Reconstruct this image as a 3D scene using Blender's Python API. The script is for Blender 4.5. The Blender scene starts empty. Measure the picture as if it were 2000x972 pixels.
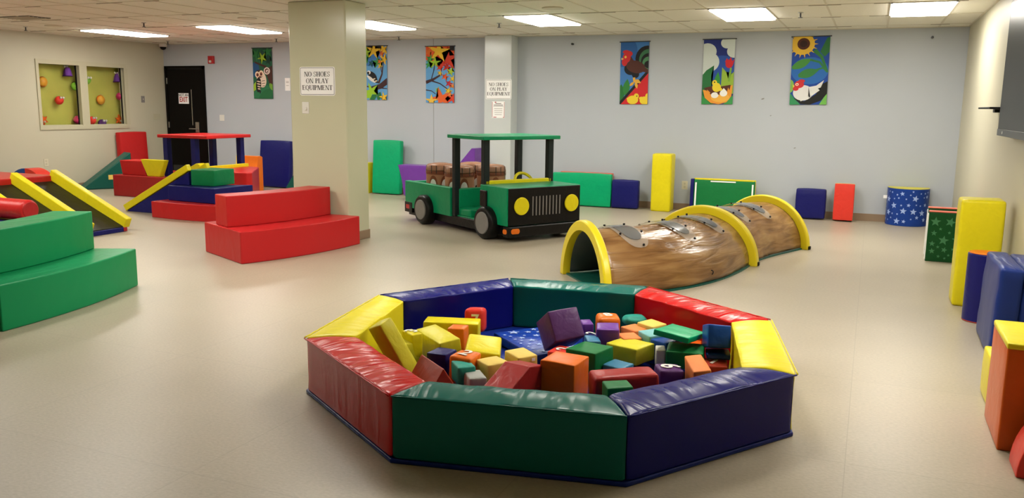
import bpy, bmesh, math, random
from mathutils import Vector, Matrix, Euler, noise
R = math.radians
PI = math.pi
C = bpy.context.scene.collection
sc = bpy.context.scene

# ---------------------------------------------------------------- camera
CAM_H = 1.479
CEIL = 2.557
def make_camera():
    cd = bpy.data.cameras.new('camera')
    cd.sensor_width = 36.0
    cd.lens = 36.0 * 1637.4 / 2000.0
    cd.clip_start = 0.02
    cd.clip_end = 100
    o = bpy.data.objects.new('camera', cd)
    C.objects.link(o)
    pi_, ro, ya = R(9.627), R(0.7144), R(22.973)
    cy, sy, cp, sp = math.cos(ya), math.sin(ya), math.cos(pi_), math.sin(pi_)
    f = Vector((-sy * cp, cy * cp, -sp))
    r = Vector((cy, sy, 0))
    u = r.cross(f)
    r2 = math.cos(ro) * r + math.sin(ro) * u
    u2 = -math.sin(ro) * r + math.cos(ro) * u
    m = Matrix((r2, u2, -f)).transposed().to_4x4()
    m.translation = Vector((0, 0, CAM_H))
    o.matrix_world = m
    sc.camera = o
make_camera()

# ---------------------------------------------------------------- world and exposure
LIGHT = 24.5
LIGHT_COL = (1.0, 0.955, 0.865)
w = bpy.data.worlds.new('world')
sc.world = w
w.use_nodes = True
w.node_tree.nodes['Background'].inputs[0].default_value = (1.0, 0.95, 0.85, 1)
w.node_tree.nodes['Background'].inputs[1].default_value = 0.03
sc.view_settings.view_transform = 'Standard'
sc.view_settings.look = 'None'
sc.view_settings.exposure = 0.0
sc.view_settings.gamma = 1.0
sc.view_settings.use_curve_mapping = False

# ---------------------------------------------------------------- materials
def nodes_of(name):
    m = bpy.data.materials.new(name)
    m.use_nodes = True
    nt = m.node_tree
    return m, nt, nt.nodes['Principled BSDF']

def plain(name, col, rough=0.5, metal=0.0, spec=0.5):
    m, nt, b = nodes_of(name)
    b.inputs['Base Color'].default_value = (*col, 1)
    b.inputs['Roughness'].default_value = rough
    b.inputs['Metallic'].default_value = metal
    b.inputs['Specular IOR Level'].default_value = spec
    return m

def vinyl(name, col, rough=0.33, bump=0.22, scale=9.0, spec=0.19):
    """soft coated cloth over foam: slight tone drift and shallow wrinkles"""
    m, nt, b = nodes_of(name)
    N, L = nt.nodes, nt.links
    tc = N.new('ShaderNodeTexCoord')
    n1 = N.new('ShaderNodeTexNoise'); n1.inputs['Scale'].default_value = scale; n1.inputs['Detail'].default_value = 3
    n1.inputs['Distortion'].default_value = 1.2
    L.new(tc.outputs['Object'], n1.inputs['Vector'])
    n2 = N.new('ShaderNodeTexNoise'); n2.inputs['Scale'].default_value = 420; n2.inputs['Detail'].default_value = 1
    L.new(tc.outputs['Object'], n2.inputs['Vector'])
    ad = N.new('ShaderNodeMath'); ad.operation = 'MULTIPLY_ADD'
    L.new(n2.outputs['Fac'], ad.inputs[0]); ad.inputs[1].default_value = 0.03
    L.new(n1.outputs['Fac'], ad.inputs[2])
    bp = N.new('ShaderNodeBump'); bp.inputs['Strength'].default_value = bump; bp.inputs['Distance'].default_value = 0.02
    L.new(ad.outputs[0], bp.inputs['Height'])
    L.new(bp.outputs['Normal'], b.inputs['Normal'])
    hv = N.new('ShaderNodeMixRGB'); hv.blend_type = 'MIX'
    hv.inputs[1].default_value = (*[c * 0.9 for c in col], 1); hv.inputs[2].default_value = (*[min(1, c * 1.08) for c in col], 1)
    L.new(n1.outputs['Fac'], hv.inputs[0])
    L.new(hv.outputs[0], b.inputs['Base Color'])
    b.inputs['Roughness'].default_value = rough
    b.inputs['Specular IOR Level'].default_value = spec
    return m

M = {}
M['green'] = vinyl('vinyl_green', (0.003, 0.25, 0.105))
M['mint'] = vinyl('vinyl_bright_green', (0.003, 0.36, 0.15))
M['dgreen'] = vinyl('vinyl_dark_green', (0.010, 0.095, 0.072))
M['bgreen'] = vinyl('vinyl_block_green', (0.008, 0.17, 0.045), 0.42, 0.2)
M['red'] = vinyl('vinyl_red', (0.50, 0.018, 0.018))
M['dred'] = vinyl('vinyl_dark_red', (0.36, 0.022, 0.022))
M['brick'] = vinyl('vinyl_brick_red', (0.38, 0.045, 0.025))
M['scarlet'] = vinyl('vinyl_scarlet', (0.68, 0.045, 0.03))
M['navy'] = vinyl('vinyl_navy', (0.010, 0.011, 0.12))
M['blue'] = vinyl('vinyl_blue', (0.012, 0.07, 0.33))
M['royal'] = vinyl('vinyl_royal_blue', (0.010, 0.045, 0.26))
M['steel'] = vinyl('vinyl_steel_blue', (0.05, 0.21, 0.36))
M['yellow'] = vinyl('vinyl_yellow', (0.72, 0.62, 0.012))
M['lemon'] = vinyl('vinyl_lemon', (0.66, 0.60, 0.035))
M['sand'] = vinyl('vinyl_pale_yellow', (0.76, 0.56, 0.13), 0.5, 0.15)
M['orange'] = vinyl('vinyl_orange', (0.76, 0.165, 0.014))
M['dorange'] = vinyl('vinyl_burnt_orange', (0.60, 0.10, 0.01))
M['lorange'] = vinyl('vinyl_soft_orange', (0.78, 0.24, 0.07), 0.5, 0.15)
M['purple'] = vinyl('vinyl_purple', (0.095, 0.033, 0.14))
M['violet'] = vinyl('vinyl_violet', (0.15, 0.045, 0.30))
M['teal'] = vinyl('vinyl_teal', (0.03, 0.30, 0.24), 0.45)
M['aqua'] = vinyl('vinyl_aqua', (0.20, 0.47, 0.48), 0.5, 0.15)
M['grey'] = vinyl('vinyl_grey', (0.36, 0.38, 0.36), 0.5)
M['white'] = vinyl('vinyl_white', (0.62, 0.62, 0.52), 0.5)
M['black'] = vinyl('vinyl_black', (0.006, 0.006, 0.006), 0.33)
M['charcoal'] = vinyl('vinyl_post_black', (0.012, 0.018, 0.020), 0.4)
M['hub'] = vinyl('vinyl_hub_grey', (0.22, 0.21, 0.20), 0.45)
M['slide'] = vinyl('slide_black_mesh', (0.014, 0.014, 0.007), 0.38, 0.1)
M['lime'] = plain('toy_lime', (0.16, 0.42, 0.03), 0.35)
M['amber'] = plain('toy_amber', (0.75, 0.36, 0.03), 0.35)
M['magenta'] = plain('toy_magenta', (0.55, 0.03, 0.14), 0.3)
M['star'] = plain('star_print', (0.33, 0.45, 0.80), 0.5)
M['star_g'] = plain('star_print_green', (0.05, 0.24, 0.10), 0.5)
M['num'] = plain('numeral_white', (0.75, 0.74, 0.70), 0.5)
M['pink'] = vinyl('vinyl_coral', (0.62, 0.15, 0.10))
M['paper'] = plain('paper_white', (0.90, 0.90, 0.90), 0.6)
M['ink'] = plain('ink_black', (0.012, 0.012, 0.014), 0.6)
M['inkred'] = plain('ink_red', (0.45, 0.03, 0.02), 0.6)
M['metal'] = plain('brushed_steel', (0.45, 0.45, 0.43), 0.3, 1.0)
M['dmetal'] = plain('dark_metal', (0.06, 0.06, 0.06), 0.35, 0.8)
M['blackpl'] = plain('black_plastic', (0.008, 0.008, 0.008), 0.4, 0, 0.12)
M['creampl'] = plain('cream_plastic', (0.62, 0.58, 0.44), 0.4)
M['whitepl'] = plain('white_plastic', (0.70, 0.69, 0.64), 0.4)
M['redpl'] = plain('red_plastic', (0.45, 0.01, 0.015), 0.3)
M['door'] = plain('door_dark_brown', (0.004, 0.003, 0.0025), 0.45, 0, 0.10)
M['trim'] = plain('trim_beige', (0.50, 0.47, 0.33), 0.4)

def wall_paint(name, col, rough=0.45, bump=0.06):
    m, nt, b = nodes_of(name)
    N, L = nt.nodes, nt.links
    tc = N.new('ShaderNodeTexCoord')
    n1 = N.new('ShaderNodeTexNoise'); n1.inputs['Scale'].default_value = 160; n1.inputs['Detail'].default_value = 2
    L.new(tc.outputs['Object'], n1.inputs['Vector'])
    bp = N.new('ShaderNodeBump'); bp.inputs['Strength'].default_value = bump; bp.inputs['Distance'].default_value = 0.004
    L.new(n1.outputs['Fac'], bp.inputs['Height']); L.new(bp.outputs['Normal'], b.inputs['Normal'])
    n2 = N.new('ShaderNodeTexNoise'); n2.inputs['Scale'].default_value = 1.3
    L.new(tc.outputs['Object'], n2.inputs['Vector'])
    mx = N.new('ShaderNodeMixRGB'); mx.inputs[1].default_value = (*[c * 0.96 for c in col], 1); mx.inputs[2].default_value = (*[c * 1.03 for c in col], 1)
    L.new(n2.outputs['Fac'], mx.inputs[0]); L.new(mx.outputs[0], b.inputs['Base Color'])
    b.inputs['Roughness'].default_value = rough
    return m
M['wall_blue'] = wall_paint('paint_pale_blue', (0.44, 0.475, 0.525))
M['wall_cream'] = wall_paint('paint_cream', (0.53, 0.50, 0.375))
M['pillar_paint'] = wall_paint('paint_pillar', (0.54, 0.54, 0.385), 0.22, 0.02)
M['pilaster_paint'] = wall_paint('paint_pilaster', (0.56, 0.60, 0.60), 0.2, 0.02)
M['base'] = wall_paint('rubber_base', (0.27, 0.185, 0.12), 0.4, 0.02)

def floor_mat():
    m, nt, b = nodes_of('sheet_vinyl_floor')
    N, L = nt.nodes, nt.links
    tc = N.new('ShaderNodeTexCoord')
    n1 = N.new('ShaderNodeTexNoise'); n1.inputs['Scale'].default_value = 1.1; n1.inputs['Detail'].default_value = 4
    n2 = N.new('ShaderNodeTexNoise'); n2.inputs['Scale'].default_value = 55; n2.inputs['Detail'].default_value = 3
    mp = N.new('ShaderNodeMapping'); mp.inputs['Scale'].default_value = (1, 1.6, 1)
    L.new(tc.outputs['Object'], mp.inputs[0])
    for n in (n1, n2): L.new(mp.outputs[0], n.inputs['Vector'])
    c1 = N.new('ShaderNodeMixRGB'); c1.inputs[1].default_value = (0.345, 0.298, 0.218, 1); c1.inputs[2].default_value = (0.44, 0.388, 0.300, 1)
    L.new(n1.outputs['Fac'], c1.inputs[0])
    c2 = N.new('ShaderNodeMixRGB'); c2.blend_type = 'OVERLAY'; c2.inputs[0].default_value = 0.22
    L.new(c1.outputs[0], c2.inputs[1]); L.new(n2.outputs['Fac'], c2.inputs[2])
    br = N.new('ShaderNodeTexBrick'); br.offset = 0.0
    br.inputs['Scale'].default_value = 1.0; br.inputs['Brick Width'].default_value = 1.22; br.inputs['Row Height'].default_value = 1.22
    br.inputs['Mortar Size'].default_value = 0.003; br.inputs['Mortar Smooth'].default_value = 0.6
    br.inputs['Color1'].default_value = (1, 1, 1, 1); br.inputs['Color2'].default_value = (0.95, 0.95, 0.95, 1); br.inputs['Mortar'].default_value = (0.72, 0.72, 0.72, 1)
    L.new(tc.outputs['Object'], br.inputs['Vector'])
    c3 = N.new('ShaderNodeMixRGB'); c3.blend_type = 'MULTIPLY'; c3.inputs[0].default_value = 0.6
    L.new(c2.outputs[0], c3.inputs[1]); L.new(br.outputs['Color'], c3.inputs[2])
    L.new(c3.outputs[0], b.inputs['Base Color'])
    rr = N.new('ShaderNodeMapRange'); rr.inputs['To Min'].default_value = 0.30; rr.inputs['To Max'].default_value = 0.42
    L.new(n1.outputs['Fac'], rr.inputs[0]); L.new(rr.outputs[0], b.inputs['Roughness'])
    bp = N.new('ShaderNodeBump'); bp.inputs['Strength'].default_value = 0.10; bp.inputs['Distance'].default_value = 0.004
    ad = N.new('ShaderNodeMath'); ad.operation = 'MULTIPLY_ADD'; ad.inputs[1].default_value = -0.35
    L.new(br.outputs['Fac'], ad.inputs[0]); L.new(n2.outputs['Fac'], ad.inputs[2])
    L.new(ad.outputs[0], bp.inputs['Height']); L.new(bp.outputs['Normal'], b.inputs['Normal'])
    return m
M['floor'] = floor_mat()

GX, GY = -2.9755, 11.938     # a crossing of the ceiling grid
def ceiling_mat():
    m, nt, b = nodes_of('acoustic_tile')
    N, L = nt.nodes, nt.links
    tc = N.new('ShaderNodeTexCoord')
    n2 = N.new('ShaderNodeTexNoise'); n2.inputs['Scale'].default_value = 120; n2.inputs['Detail'].default_value = 4
    L.new(tc.outputs['Object'], n2.inputs['Vector'])
    n3 = N.new('ShaderNodeTexNoise'); n3.inputs['Scale'].default_value = 0.8
    L.new(tc.outputs['Object'], n3.inputs['Vector'])
    c1 = N.new('ShaderNodeMixRGB'); c1.inputs[1].default_value = (0.87, 0.84, 0.73, 1); c1.inputs[2].default_value = (0.93, 0.90, 0.80, 1)
    L.new(n3.outputs['Fac'], c1.inputs[0])
    c2 = N.new('ShaderNodeMixRGB'); c2.blend_type = 'MULTIPLY'; c2.inputs[0].default_value = 0.25
    L.new(c1.outputs[0], c2.inputs[1]); L.new(n2.outputs['Fac'], c2.inputs[2])
    L.new(c2.outputs[0], b.inputs['Base Color'])
    b.inputs['Roughness'].default_value = 0.9
    bp = N.new('ShaderNodeBump'); bp.inputs['Strength'].default_value = 0.3; bp.inputs['Distance'].default_value = 0.003
    L.new(n2.outputs['Fac'], bp.inputs['Height']); L.new(bp.outputs['Normal'], b.inputs['Normal'])
    return m
M['ceil'] = ceiling_mat()
M['tbar'] = plain('ceiling_grid_paint', (0.62, 0.57, 0.45), 0.5)
M['shadow_gap'] = plain('tile_shadow_paint', (0.10, 0.085, 0.06), 0.9)  # dark colour for the shadow lines painted along tile edges

def emit_mat(name, col, s):
    m, nt, b = nodes_of(name)
    b.inputs['Base Color'].default_value = (0.8, 0.8, 0.8, 1)
    b.inputs['Emission Color'].default_value = (*col, 1)
    b.inputs['Emission Strength'].default_value = s
    return m
M['diff'] = emit_mat('troffer_diffuser', LIGHT_COL, LIGHT)

# ---------------------------------------------------------------- object helpers
def tag(o, label=None, cat=None, group=None, kind=None):
    if label: o['label'] = label
    if cat: o['category'] = cat
    if group: o['group'] = group
    if kind: o['kind'] = kind
    return o

def thing(name, label, cat, loc=(0, 0, 0), rz=0.0, group=None, rot=None):
    o = bpy.data.objects.new(name, None)
    o.empty_display_size = 0.1
    C.objects.link(o)
    o.location = loc
    o.rotation_euler = rot if rot else (0, 0, rz)
    return tag(o, label, cat, group)

def link(name, bm, mats, parent=None, smooth=True, wn=True, loc=(0, 0, 0), rot=(0, 0, 0)):
    me = bpy.data.meshes.new(name)
    bmesh.ops.recalc_face_normals(bm, faces=bm.faces[:])
    bm.to_mesh(me); bm.free()
    if not isinstance(mats, (list, tuple)): mats = [mats]
    for m in mats: me.materials.append(M[m] if isinstance(m, str) else m)
    if smooth: me.shade_smooth()
    o = bpy.data.objects.new(name, me)
    C.objects.link(o)
    o.location = loc; o.rotation_euler = rot
    if parent: o.parent = parent
    if smooth and wn:
        md = o.modifiers.new('wn', 'WEIGHTED_NORMAL'); md.weight = 80
    return o

def struct(o): return tag(o, kind='structure')

def bx(bm, x0, x1, y0, y1, z0, z1, mi=0):
    v = [bm.verts.new(p) for p in ((x0, y0, z0), (x1, y0, z0), (x1, y1, z0), (x0, y1, z0), (x0, y0, z1), (x1, y0, z1), (x1, y1, z1), (x0, y1, z1))]
    for f in ((0, 3, 2, 1), (4, 5, 6, 7), (0, 1, 5, 4), (1, 2, 6, 5), (2, 3, 7, 6), (3, 0, 4, 7)):
        bm.faces.new([v[i] for i in f]).material_index = mi
    return v

def bxb(x0, x1, y0, y1, z0, z1, bev=0.006, seg=2):
    bm = bmesh.new(); bx(bm, x0, x1, y0, y1, z0, z1)
    if bev: bmesh.ops.bevel(bm, geom=bm.edges[:], offset=bev, segments=seg, profile=0.6, affect='EDGES')
    return bm

def prism_bm(poly, z0, z1, bev=0.01, seg=3, axis='z'):
    """polygon (2-D) swept from z0 to z1, all edges softened"""
    bm = bmesh.new()
    def pt(a, b, c):
        return (a, b, c) if axis == 'z' else ((a, c, b) if axis == 'y' else (c, a, b))
    lo = [bm.verts.new(pt(a, b, z0)) for a, b in poly]
    hi = [bm.verts.new(pt(a, b, z1)) for a, b in poly]
    n = len(poly)
    bm.faces.new(lo[::-1]); bm.faces.new(hi)
    for i in range(n):
        bm.faces.new((lo[i], lo[(i + 1) % n], hi[(i + 1) % n], hi[i]))
    bmesh.ops.recalc_face_normals(bm, faces=bm.faces[:])
    if bev:
        es = [e for e in bm.edges if e.calc_face_angle(0) > R(25)]
        bmesh.ops.bevel(bm, geom=es, offset=bev, segments=seg, profile=0.6, affect='EDGES')
    return bm

def cyl_bm(r, z0, z1, n=40, bev=0.008, r2=None, cap=True):
    prof = [(r - bev, z0), (r - bev * .3, z0 + bev * .3), (r, z0 + bev)]
    rt = r if r2 is None else r2
    prof += [(rt, z1 - bev), (rt - bev * .3, z1 - bev * .3), (rt - bev, z1)]
    return lathe_bm(prof, n, cap)

def lathe_bm(prof, n=40, cap=True):
    bm = bmesh.new(); rings = []
    for r, z in prof:
        rings.append([bm.verts.new((r * math.cos(2 * PI * i / n), r * math.sin(2 * PI * i / n), z)) for i in range(n)])
    for a, b in zip(rings, rings[1:]):
        for i in range(n): bm.faces.new((a[i], a[(i + 1) % n], b[(i + 1) % n], b[i]))
    if cap:
        bm.faces.new(rings[0][::-1]); bm.faces.new(rings[-1])
    return bm

def xf(bm, loc=(0, 0, 0), rot=(0, 0, 0), verts=None):
    m = Matrix.Translation(loc) @ Euler(rot).to_matrix().to_4x4()
    bmesh.ops.transform(bm, matrix=m, verts=verts or bm.verts[:])
    return bm

def tube_bm(pts, r, n=8, closed=False):
    bm = bmesh.new(); rings = []; k = len(pts); pts = [Vector(p) for p in pts]
    for i, p in enumerate(pts):
        t = (pts[(i + 1) % k] - pts[i - 1]) if closed else (pts[min(i + 1, k - 1)] - pts[max(i - 1, 0)])
        t.normalize(); a = t.orthogonal() if i == 0 else (a - t * a.dot(t)); a.normalize(); b = t.cross(a)
        rings.append([bm.verts.new(p + r * (math.cos(2 * PI * j / n) * a + math.sin(2 * PI * j / n) * b)) for j in range(n)])
    rr = list(zip(rings, rings[1:])) + ([(rings[-1], rings[0])] if closed else [])
    for a_, b_ in rr:
        for j in range(n): bm.faces.new((a_[j], a_[(j + 1) % n], b_[(j + 1) % n], b_[j]))
    if not closed: bm.faces.new(rings[0][::-1]); bm.faces.new(rings[-1])
    return bm

def soft_box(sx, sy, sz, r=0.010, puff=0.006, wob=0.003, seed=0, n=5, base=False):
    """foam block: rounded edges, faces slightly puffed and uneven. base=True puts its underside at z=0"""
    bm = bmesh.new()
    h = (sx / 2, sy / 2, sz / 2)
    r = min(r, min(h) * 0.6)
    def coords(a):
        inner = [-(a - r) + 2 * (a - r) * i / n for i in range(n + 1)]
        return [-a, -a + r * 0.35] + inner + [a - r * 0.35, a]
    cs = [coords(a) for a in h]
    off = Vector((seed * 3.17, seed * 1.91, seed * 0.73))
    def place(p):
        q = Vector([max(-(h[i] - r), min(h[i] - r, p[i])) for i in range(3)])
        d = Vector(p) - q
        out = q + (d.normalized() * r if d.length > 1e-9 else Vector())
        t = [abs(p[i]) / h[i] for i in range(3)]
        k = t.index(max(t))
        o1, o2 = [i for i in range(3) if i != k]
        s = (1 - t[o1] ** 2) * (1 - t[o2] ** 2) * puff
        out[k] += math.copysign(s, p[k])
        if wob: out += noise.noise_vector(out * 9 + off) * wob
        return out
    for k in range(3):
        o1, o2 = [(1, 2), (2, 0), (0, 1)][k]
        for sg in (-1, 1):
            grid = []
            for a in cs[o1]:
                row = []
                for b in cs[o2]:
                    p = [0, 0, 0]; p[k] = sg * h[k]; p[o1] = a; p[o2] = b
                    row.append(bm.verts.new(place(p)))
                grid.append(row)
            for i in range(len(grid) - 1):
                for j in range(len(grid[0]) - 1):
                    f = (grid[i][j], grid[i + 1][j], grid[i + 1][j + 1], grid[i][j + 1])
                    fc = bm.faces.new(f if sg > 0 else f[::-1])
    bmesh.ops.remove_doubles(bm, verts=bm.verts[:], dist=1e-4)
    if base:
        for v in bm.verts:
            v.co.z += sz / 2
            if v.co.z < 0.004: v.co.z = 0
    return bm

def foam(name, size, mat, loc, rot=(0, 0, 0), label=None, cat='foam block', group=None, parent=None, seed=0, r=0.012, puff=0.006, wob=0.003, base=True, n=5):
    o = link(name, soft_box(*size, r=r, puff=puff, wob=wob, seed=seed, base=base, n=n), mat, parent, wn=False, loc=loc, rot=rot)
    if label: tag(o, label, cat, group)
    return o

def text_mesh(s, size, ext=0.0015):
    cu = bpy.data.curves.new('txt', 'FONT'); cu.body = s; cu.size = size; cu.extrude = ext
    cu.align_x = 'CENTER'; cu.align_y = 'CENTER'; cu.offset = size * 0.02
    o = bpy.data.objects.new('txt', cu); C.objects.link(o)
    dg = bpy.context.evaluated_depsgraph_get()
    me = bpy.data.meshes.new_from_object(o.evaluated_get(dg))
    bpy.data.objects.remove(o); bpy.data.curves.remove(cu)
    return me

def text_obj(name, s, size, mat, parent, loc, rot=(0, 0, 0), ext=0.0015):
    me = text_mesh(s, size, ext)
    me.materials.clear(); me.materials.append(M[mat])
    o = bpy.data.objects.new(name, me); C.objects.link(o)
    o.parent = parent; o.location = loc; o.rotation_euler = rot
    return o

def star_pts(cx, cy, r, rot=0.0, k=5, inner=0.42):
    return [(cx + (r if i % 2 == 0 else r * inner) * math.cos(rot + PI / 2 + i * PI / k), cy + (r if i % 2 == 0 else r * inner) * math.sin(rot + PI / 2 + i * PI / k)) for i in range(2 * k)]

def star_field(wd, ht, seed, big=0.035):
    rnd = random.Random(seed); out = []
    for t in range(400):
        r = big * rnd.choice((1, 1, 0.7, 0.6, 0.35, 0.3)); x = rnd.uniform(r, wd - r); y = rnd.uniform(r, ht - r)
        if all(math.hypot(x - a, y - b) > r + c + 0.014 for a, b, c, _ in out): out.append((x, y, r, rnd.uniform(-.3, .3)))
    return out

def star_bm(field, fn):
    bm = bmesh.new()
    for x, y, r, a in field:
        c = bm.verts.new(fn(x, y)); vs = [bm.verts.new(fn(*p)) for p in star_pts(x, y, r, a)]
        for i in range(10): bm.faces.new((c, vs[i], vs[(i + 1) % 10]))
    return bm
# ================================================================ THE ROOM
XL, XR, YB, YF = -12.46, 1.037, 12.363, -3.2
def room():
    bm = bmesh.new(); bx(bm, XL - .4, XR + .3, YF - .2, YB + .3, -0.1, 0); struct(link('floor', bm, 'floor', smooth=False))
    bm = bmesh.new(); bx(bm, XL - .4, XR + .3, YF - .2, YB + .3, CEIL, CEIL + .1); struct(link('ceiling', bm, 'ceil', smooth=False))
    bm = bmesh.new(); bx(bm, XL - .4, XR + .3, YB, YB + .15, 0, CEIL); struct(link('wall_back', bm, 'wall_blue', smooth=False))
    bm = bmesh.new(); bx(bm, XR, XR + .15, YF, YB, 0, CEIL); struct(link('wall_right', bm, 'wall_cream', smooth=False))
    bm = bmesh.new(); bx(bm, XL - .4, XR + .3, YF - .15, YF, 0, CEIL); struct(link('wall_front', bm, 'wall_cream', smooth=False))
    # left wall with the wide opening for the two-pane window
    wy0, wy1, wz0, wz1 = 9.71, 11.40, 1.075, 2.075
    bm = bmesh.new()
    bx(bm, XL - .12, XL, YF, wy0, 0, CEIL); bx(bm, XL - .12, XL, wy1, YB, 0, CEIL)
    bx(bm, XL - .12, XL, wy0, wy1, 0, wz0); bx(bm, XL - .12, XL, wy0, wy1, wz1, CEIL)
    struct(link('wall_left', bm, 'wall_cream', smooth=False))
    # window
    fr = bmesh.new()
    t = .05
    for (a, b, c, d) in ((wy0 - t, wy1 + t, wz1, wz1 + .07), (wy0 - t, wy1 + t, wz0 - .065, wz0), (wy0 - t, wy0, wz0, wz1), (wy1, wy1 + t + .03, wz0, wz1)):
        bx(fr, XL - .01, XL + .018, a, b, c, d)
    bx(fr, XL - .10, XL + .012, 10.475, 10.625, wz0, wz1)
    bx(fr, XL - .12, XL, wy0, wy1, wz0 - .004, wz0 + .012)
    win = struct(link('window_1', fr, 'trim', smooth=False))
    gl, nt, b = nodes_of('window_glass')
    b.inputs['Base Color'].default_value = (1, 1, 1, 1); b.inputs['Roughness'].default_value = 0.02
    b.inputs['Transmission Weight'].default_value = 1.0; b.inputs['IOR'].default_value = 1.05
    for a, b_ in ((wy0, 10.475), (10.625, wy1)):
        bm = bmesh.new(); bx(bm, XL - .075, XL - .071, a, b_, wz0 + .012, wz1)
        link('glass_pane', bm, gl, win, smooth=False)
        gk = bmesh.new(); bx(gk, XL - .085, XL - .06, b_ - .010, b_, wz0 + .012, wz1); link('window_gasket', gk, 'blackpl', win, smooth=False)
    # the sheet hung behind the glass, seen through it
    bm = bmesh.new(); n = 48
    g = [[bm.verts.new((XL - .235 + .018 * math.sin(i * .55 + j * .22) * (.3 + j / n), 9.5 + 2.15 * i / n, .9 + 1.35 * j / n)) for j in range(n + 1)] for i in range(n + 1)]
    for i in range(n):
        for j in range(n): bm.faces.new((g[i][j], g[i + 1][j], g[i + 1][j + 1], g[i][j + 1]))
    sh, nt, bb = nodes_of('lime_sheet')
    tc = nt.nodes.new('ShaderNodeTexCoord'); nz = nt.nodes.new('ShaderNodeTexNoise'); nz.inputs['Scale'].default_value = 2.2
    nt.links.new(tc.outputs['Object'], nz.inputs['Vector'])
    mx = nt.nodes.new('ShaderNodeMixRGB'); mx.inputs[1].default_value = (.40, .44, .07, 1); mx.inputs[2].default_value = (.62, .60, .13, 1)
    nt.links.new(nz.outputs['Fac'], mx.inputs[0]); nt.links.new(mx.outputs[0], bb.inputs['Base Color']); bb.inputs['Roughness'].default_value = .8
    o = link('curtain', bm, sh, smooth=True, wn=False); md = o.modifiers.new('s', 'SOLIDIFY'); md.thickness = .006; md.offset = 0
    tag(o, 'lime green sheet hung behind the two-pane window in the left wall', 'curtain')
    # small room behind the window, lit by the same room light through the glass
    bm = bmesh.new(); bx(bm, XL - .40, XL - .38, 9.3, 11.8, .7, 2.5); bx(bm, XL - .4, XL - .12, 9.3, 9.32, .7, 2.5); bx(bm, XL - .4, XL - .12, 11.78, 11.8, .7, 2.5)
    bx(bm, XL - .4, XL - .12, 9.3, 11.8, 2.48, 2.5); bx(bm, XL - .4, XL - .12, 9.3, 11.8, .7, .72)
    struct(link('wall_window_recess', bm, 'wall_cream', smooth=False))
    # pillar near the middle of the room, pilaster on the back wall
    px0, px1, py0, py1 = -5.87, -5.145, 7.60, 8.005
    bm = bxb(px0, px1, py0, py1, 0, CEIL, .018, 3); struct(link('wall_pillar', bm, 'pillar_paint'))
    bm = bxb(-5.635, -5.178, 12.10, YB, 0, CEIL, .012, 2); struct(link('wall_pilaster', bm, 'pilaster_paint'))
    # baseboards
    bm = bxb(px0 - .006, px1 + .006, py0 - .006, py1 + .006, 0, .10, .004, 1); struct(link('baseboard_pillar', bm, 'base', smooth=False))
    bm = bxb(-5.641, -5.172, 12.094, YB, 0, .10, .004, 1); struct(link('baseboard_pilaster', bm, 'base', smooth=False))
    bm = bmesh.new(); bx(bm, -11.45, -5.642, YB - .008, YB, 0, .10); bx(bm, -5.171, XR, YB - .008, YB, 0, .10); struct(link('baseboard_back', bm, 'base', smooth=False))
    bm = bmesh.new(); bx(bm, XL, XL + .008, YF, YB, 0, .10); struct(link('baseboard_left', bm, 'base', smooth=False))
    bm = bmesh.new(); bx(bm, XR - .008, XR, YF, YB - .008, 0, .10); struct(link('baseboard_right', bm, 'base', smooth=False))
    # seam between two wall panels
    bm = bmesh.new(); bx(bm, -6.676, -6.670, YB - .002, YB + .001, .1, CEIL); struct(link('trim_1', bm, 'hub', smooth=False))
    # door, flush in the back wall
    d0, d1, dh = -12.43, -11.47, 2.155
    bm = bmesh.new()
    bx(bm, d0, d0 + .05, YB - .03, YB, 0, dh); bx(bm, d1 - .05, d1, YB - .03, YB, 0, dh); bx(bm, d0, d1, YB - .03, YB, dh - .05, dh)
    dr = struct(link('door_1', bm, 'door', smooth=False))
    bm = bxb(d0 + .055, d1 - .055, YB - .022, YB - .002, .008, dh - .055, .002, 1); link('door_leaf', bm, 'door', dr, smooth=False)
    for z in (.30, 1.06, 1.88):
        bm = bmesh.new(); bx(bm, d0 + .042, d0 + .064, YB - .036, YB - .02, z - .055, z + .055); link('door_hinge', bm, 'metal', dr, smooth=False)
    bm = bmesh.new(); bx(bm, -11.80, -11.785, YB - .032, YB - .02, 1.06, 1.72); tag(link('astragal', bm, 'metal', dr, smooth=False), 'thin bright vertical metal strip')
    bm = bmesh.new(); bx(bm, -11.72, -11.635, YB - .04, YB - .02, .93, 1.12); link('lock_plate', bm, 'metal', dr, smooth=False)
    bm = tube_bm([(-11.84, YB - .075, .995), (-11.70, YB - .075, .995), (-11.68, YB - .075, .995), (-11.68, YB - .03, .995)], .012); link('door_handle', bm, 'metal', dr)
    bm = bmesh.new(); bx(bm, d0 + .10, d1 - .10, YB - .026, YB - .02, .05, .30); tag(link('kick_plate', bm, 'dmetal', dr, smooth=False), 'dark metal kick plate')
    # ceiling grid
    bm = bmesh.new(); k = -30
    x = GX - 20 * .6096
    while x < XR:
        if x > XL: bx(bm, x - .011, x + .011, YF, YB, CEIL - .004, CEIL)
        x += .6096
    y = GY
    while y > YF:
        bx(bm, XL, XR, y - .010, y + .010, CEIL - .0035, CEIL)
        y -= 1.2192
    bx(bm, XL, XR, YB - .02, YB, CEIL - .006, CEIL); bx(bm, XL, XL + .02, YF, YB, CEIL - .006, CEIL); bx(bm, XR - .02, XR, YF, YB, CEIL - .006, CEIL)
    struct(link('ceiling_grid', bm, 'tbar', smooth=False))
    # short dark strokes beside the crossings, painted shadow lines of the tile edges
    bm = bmesh.new(); rnd = random.Random(3); y = GY
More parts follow.
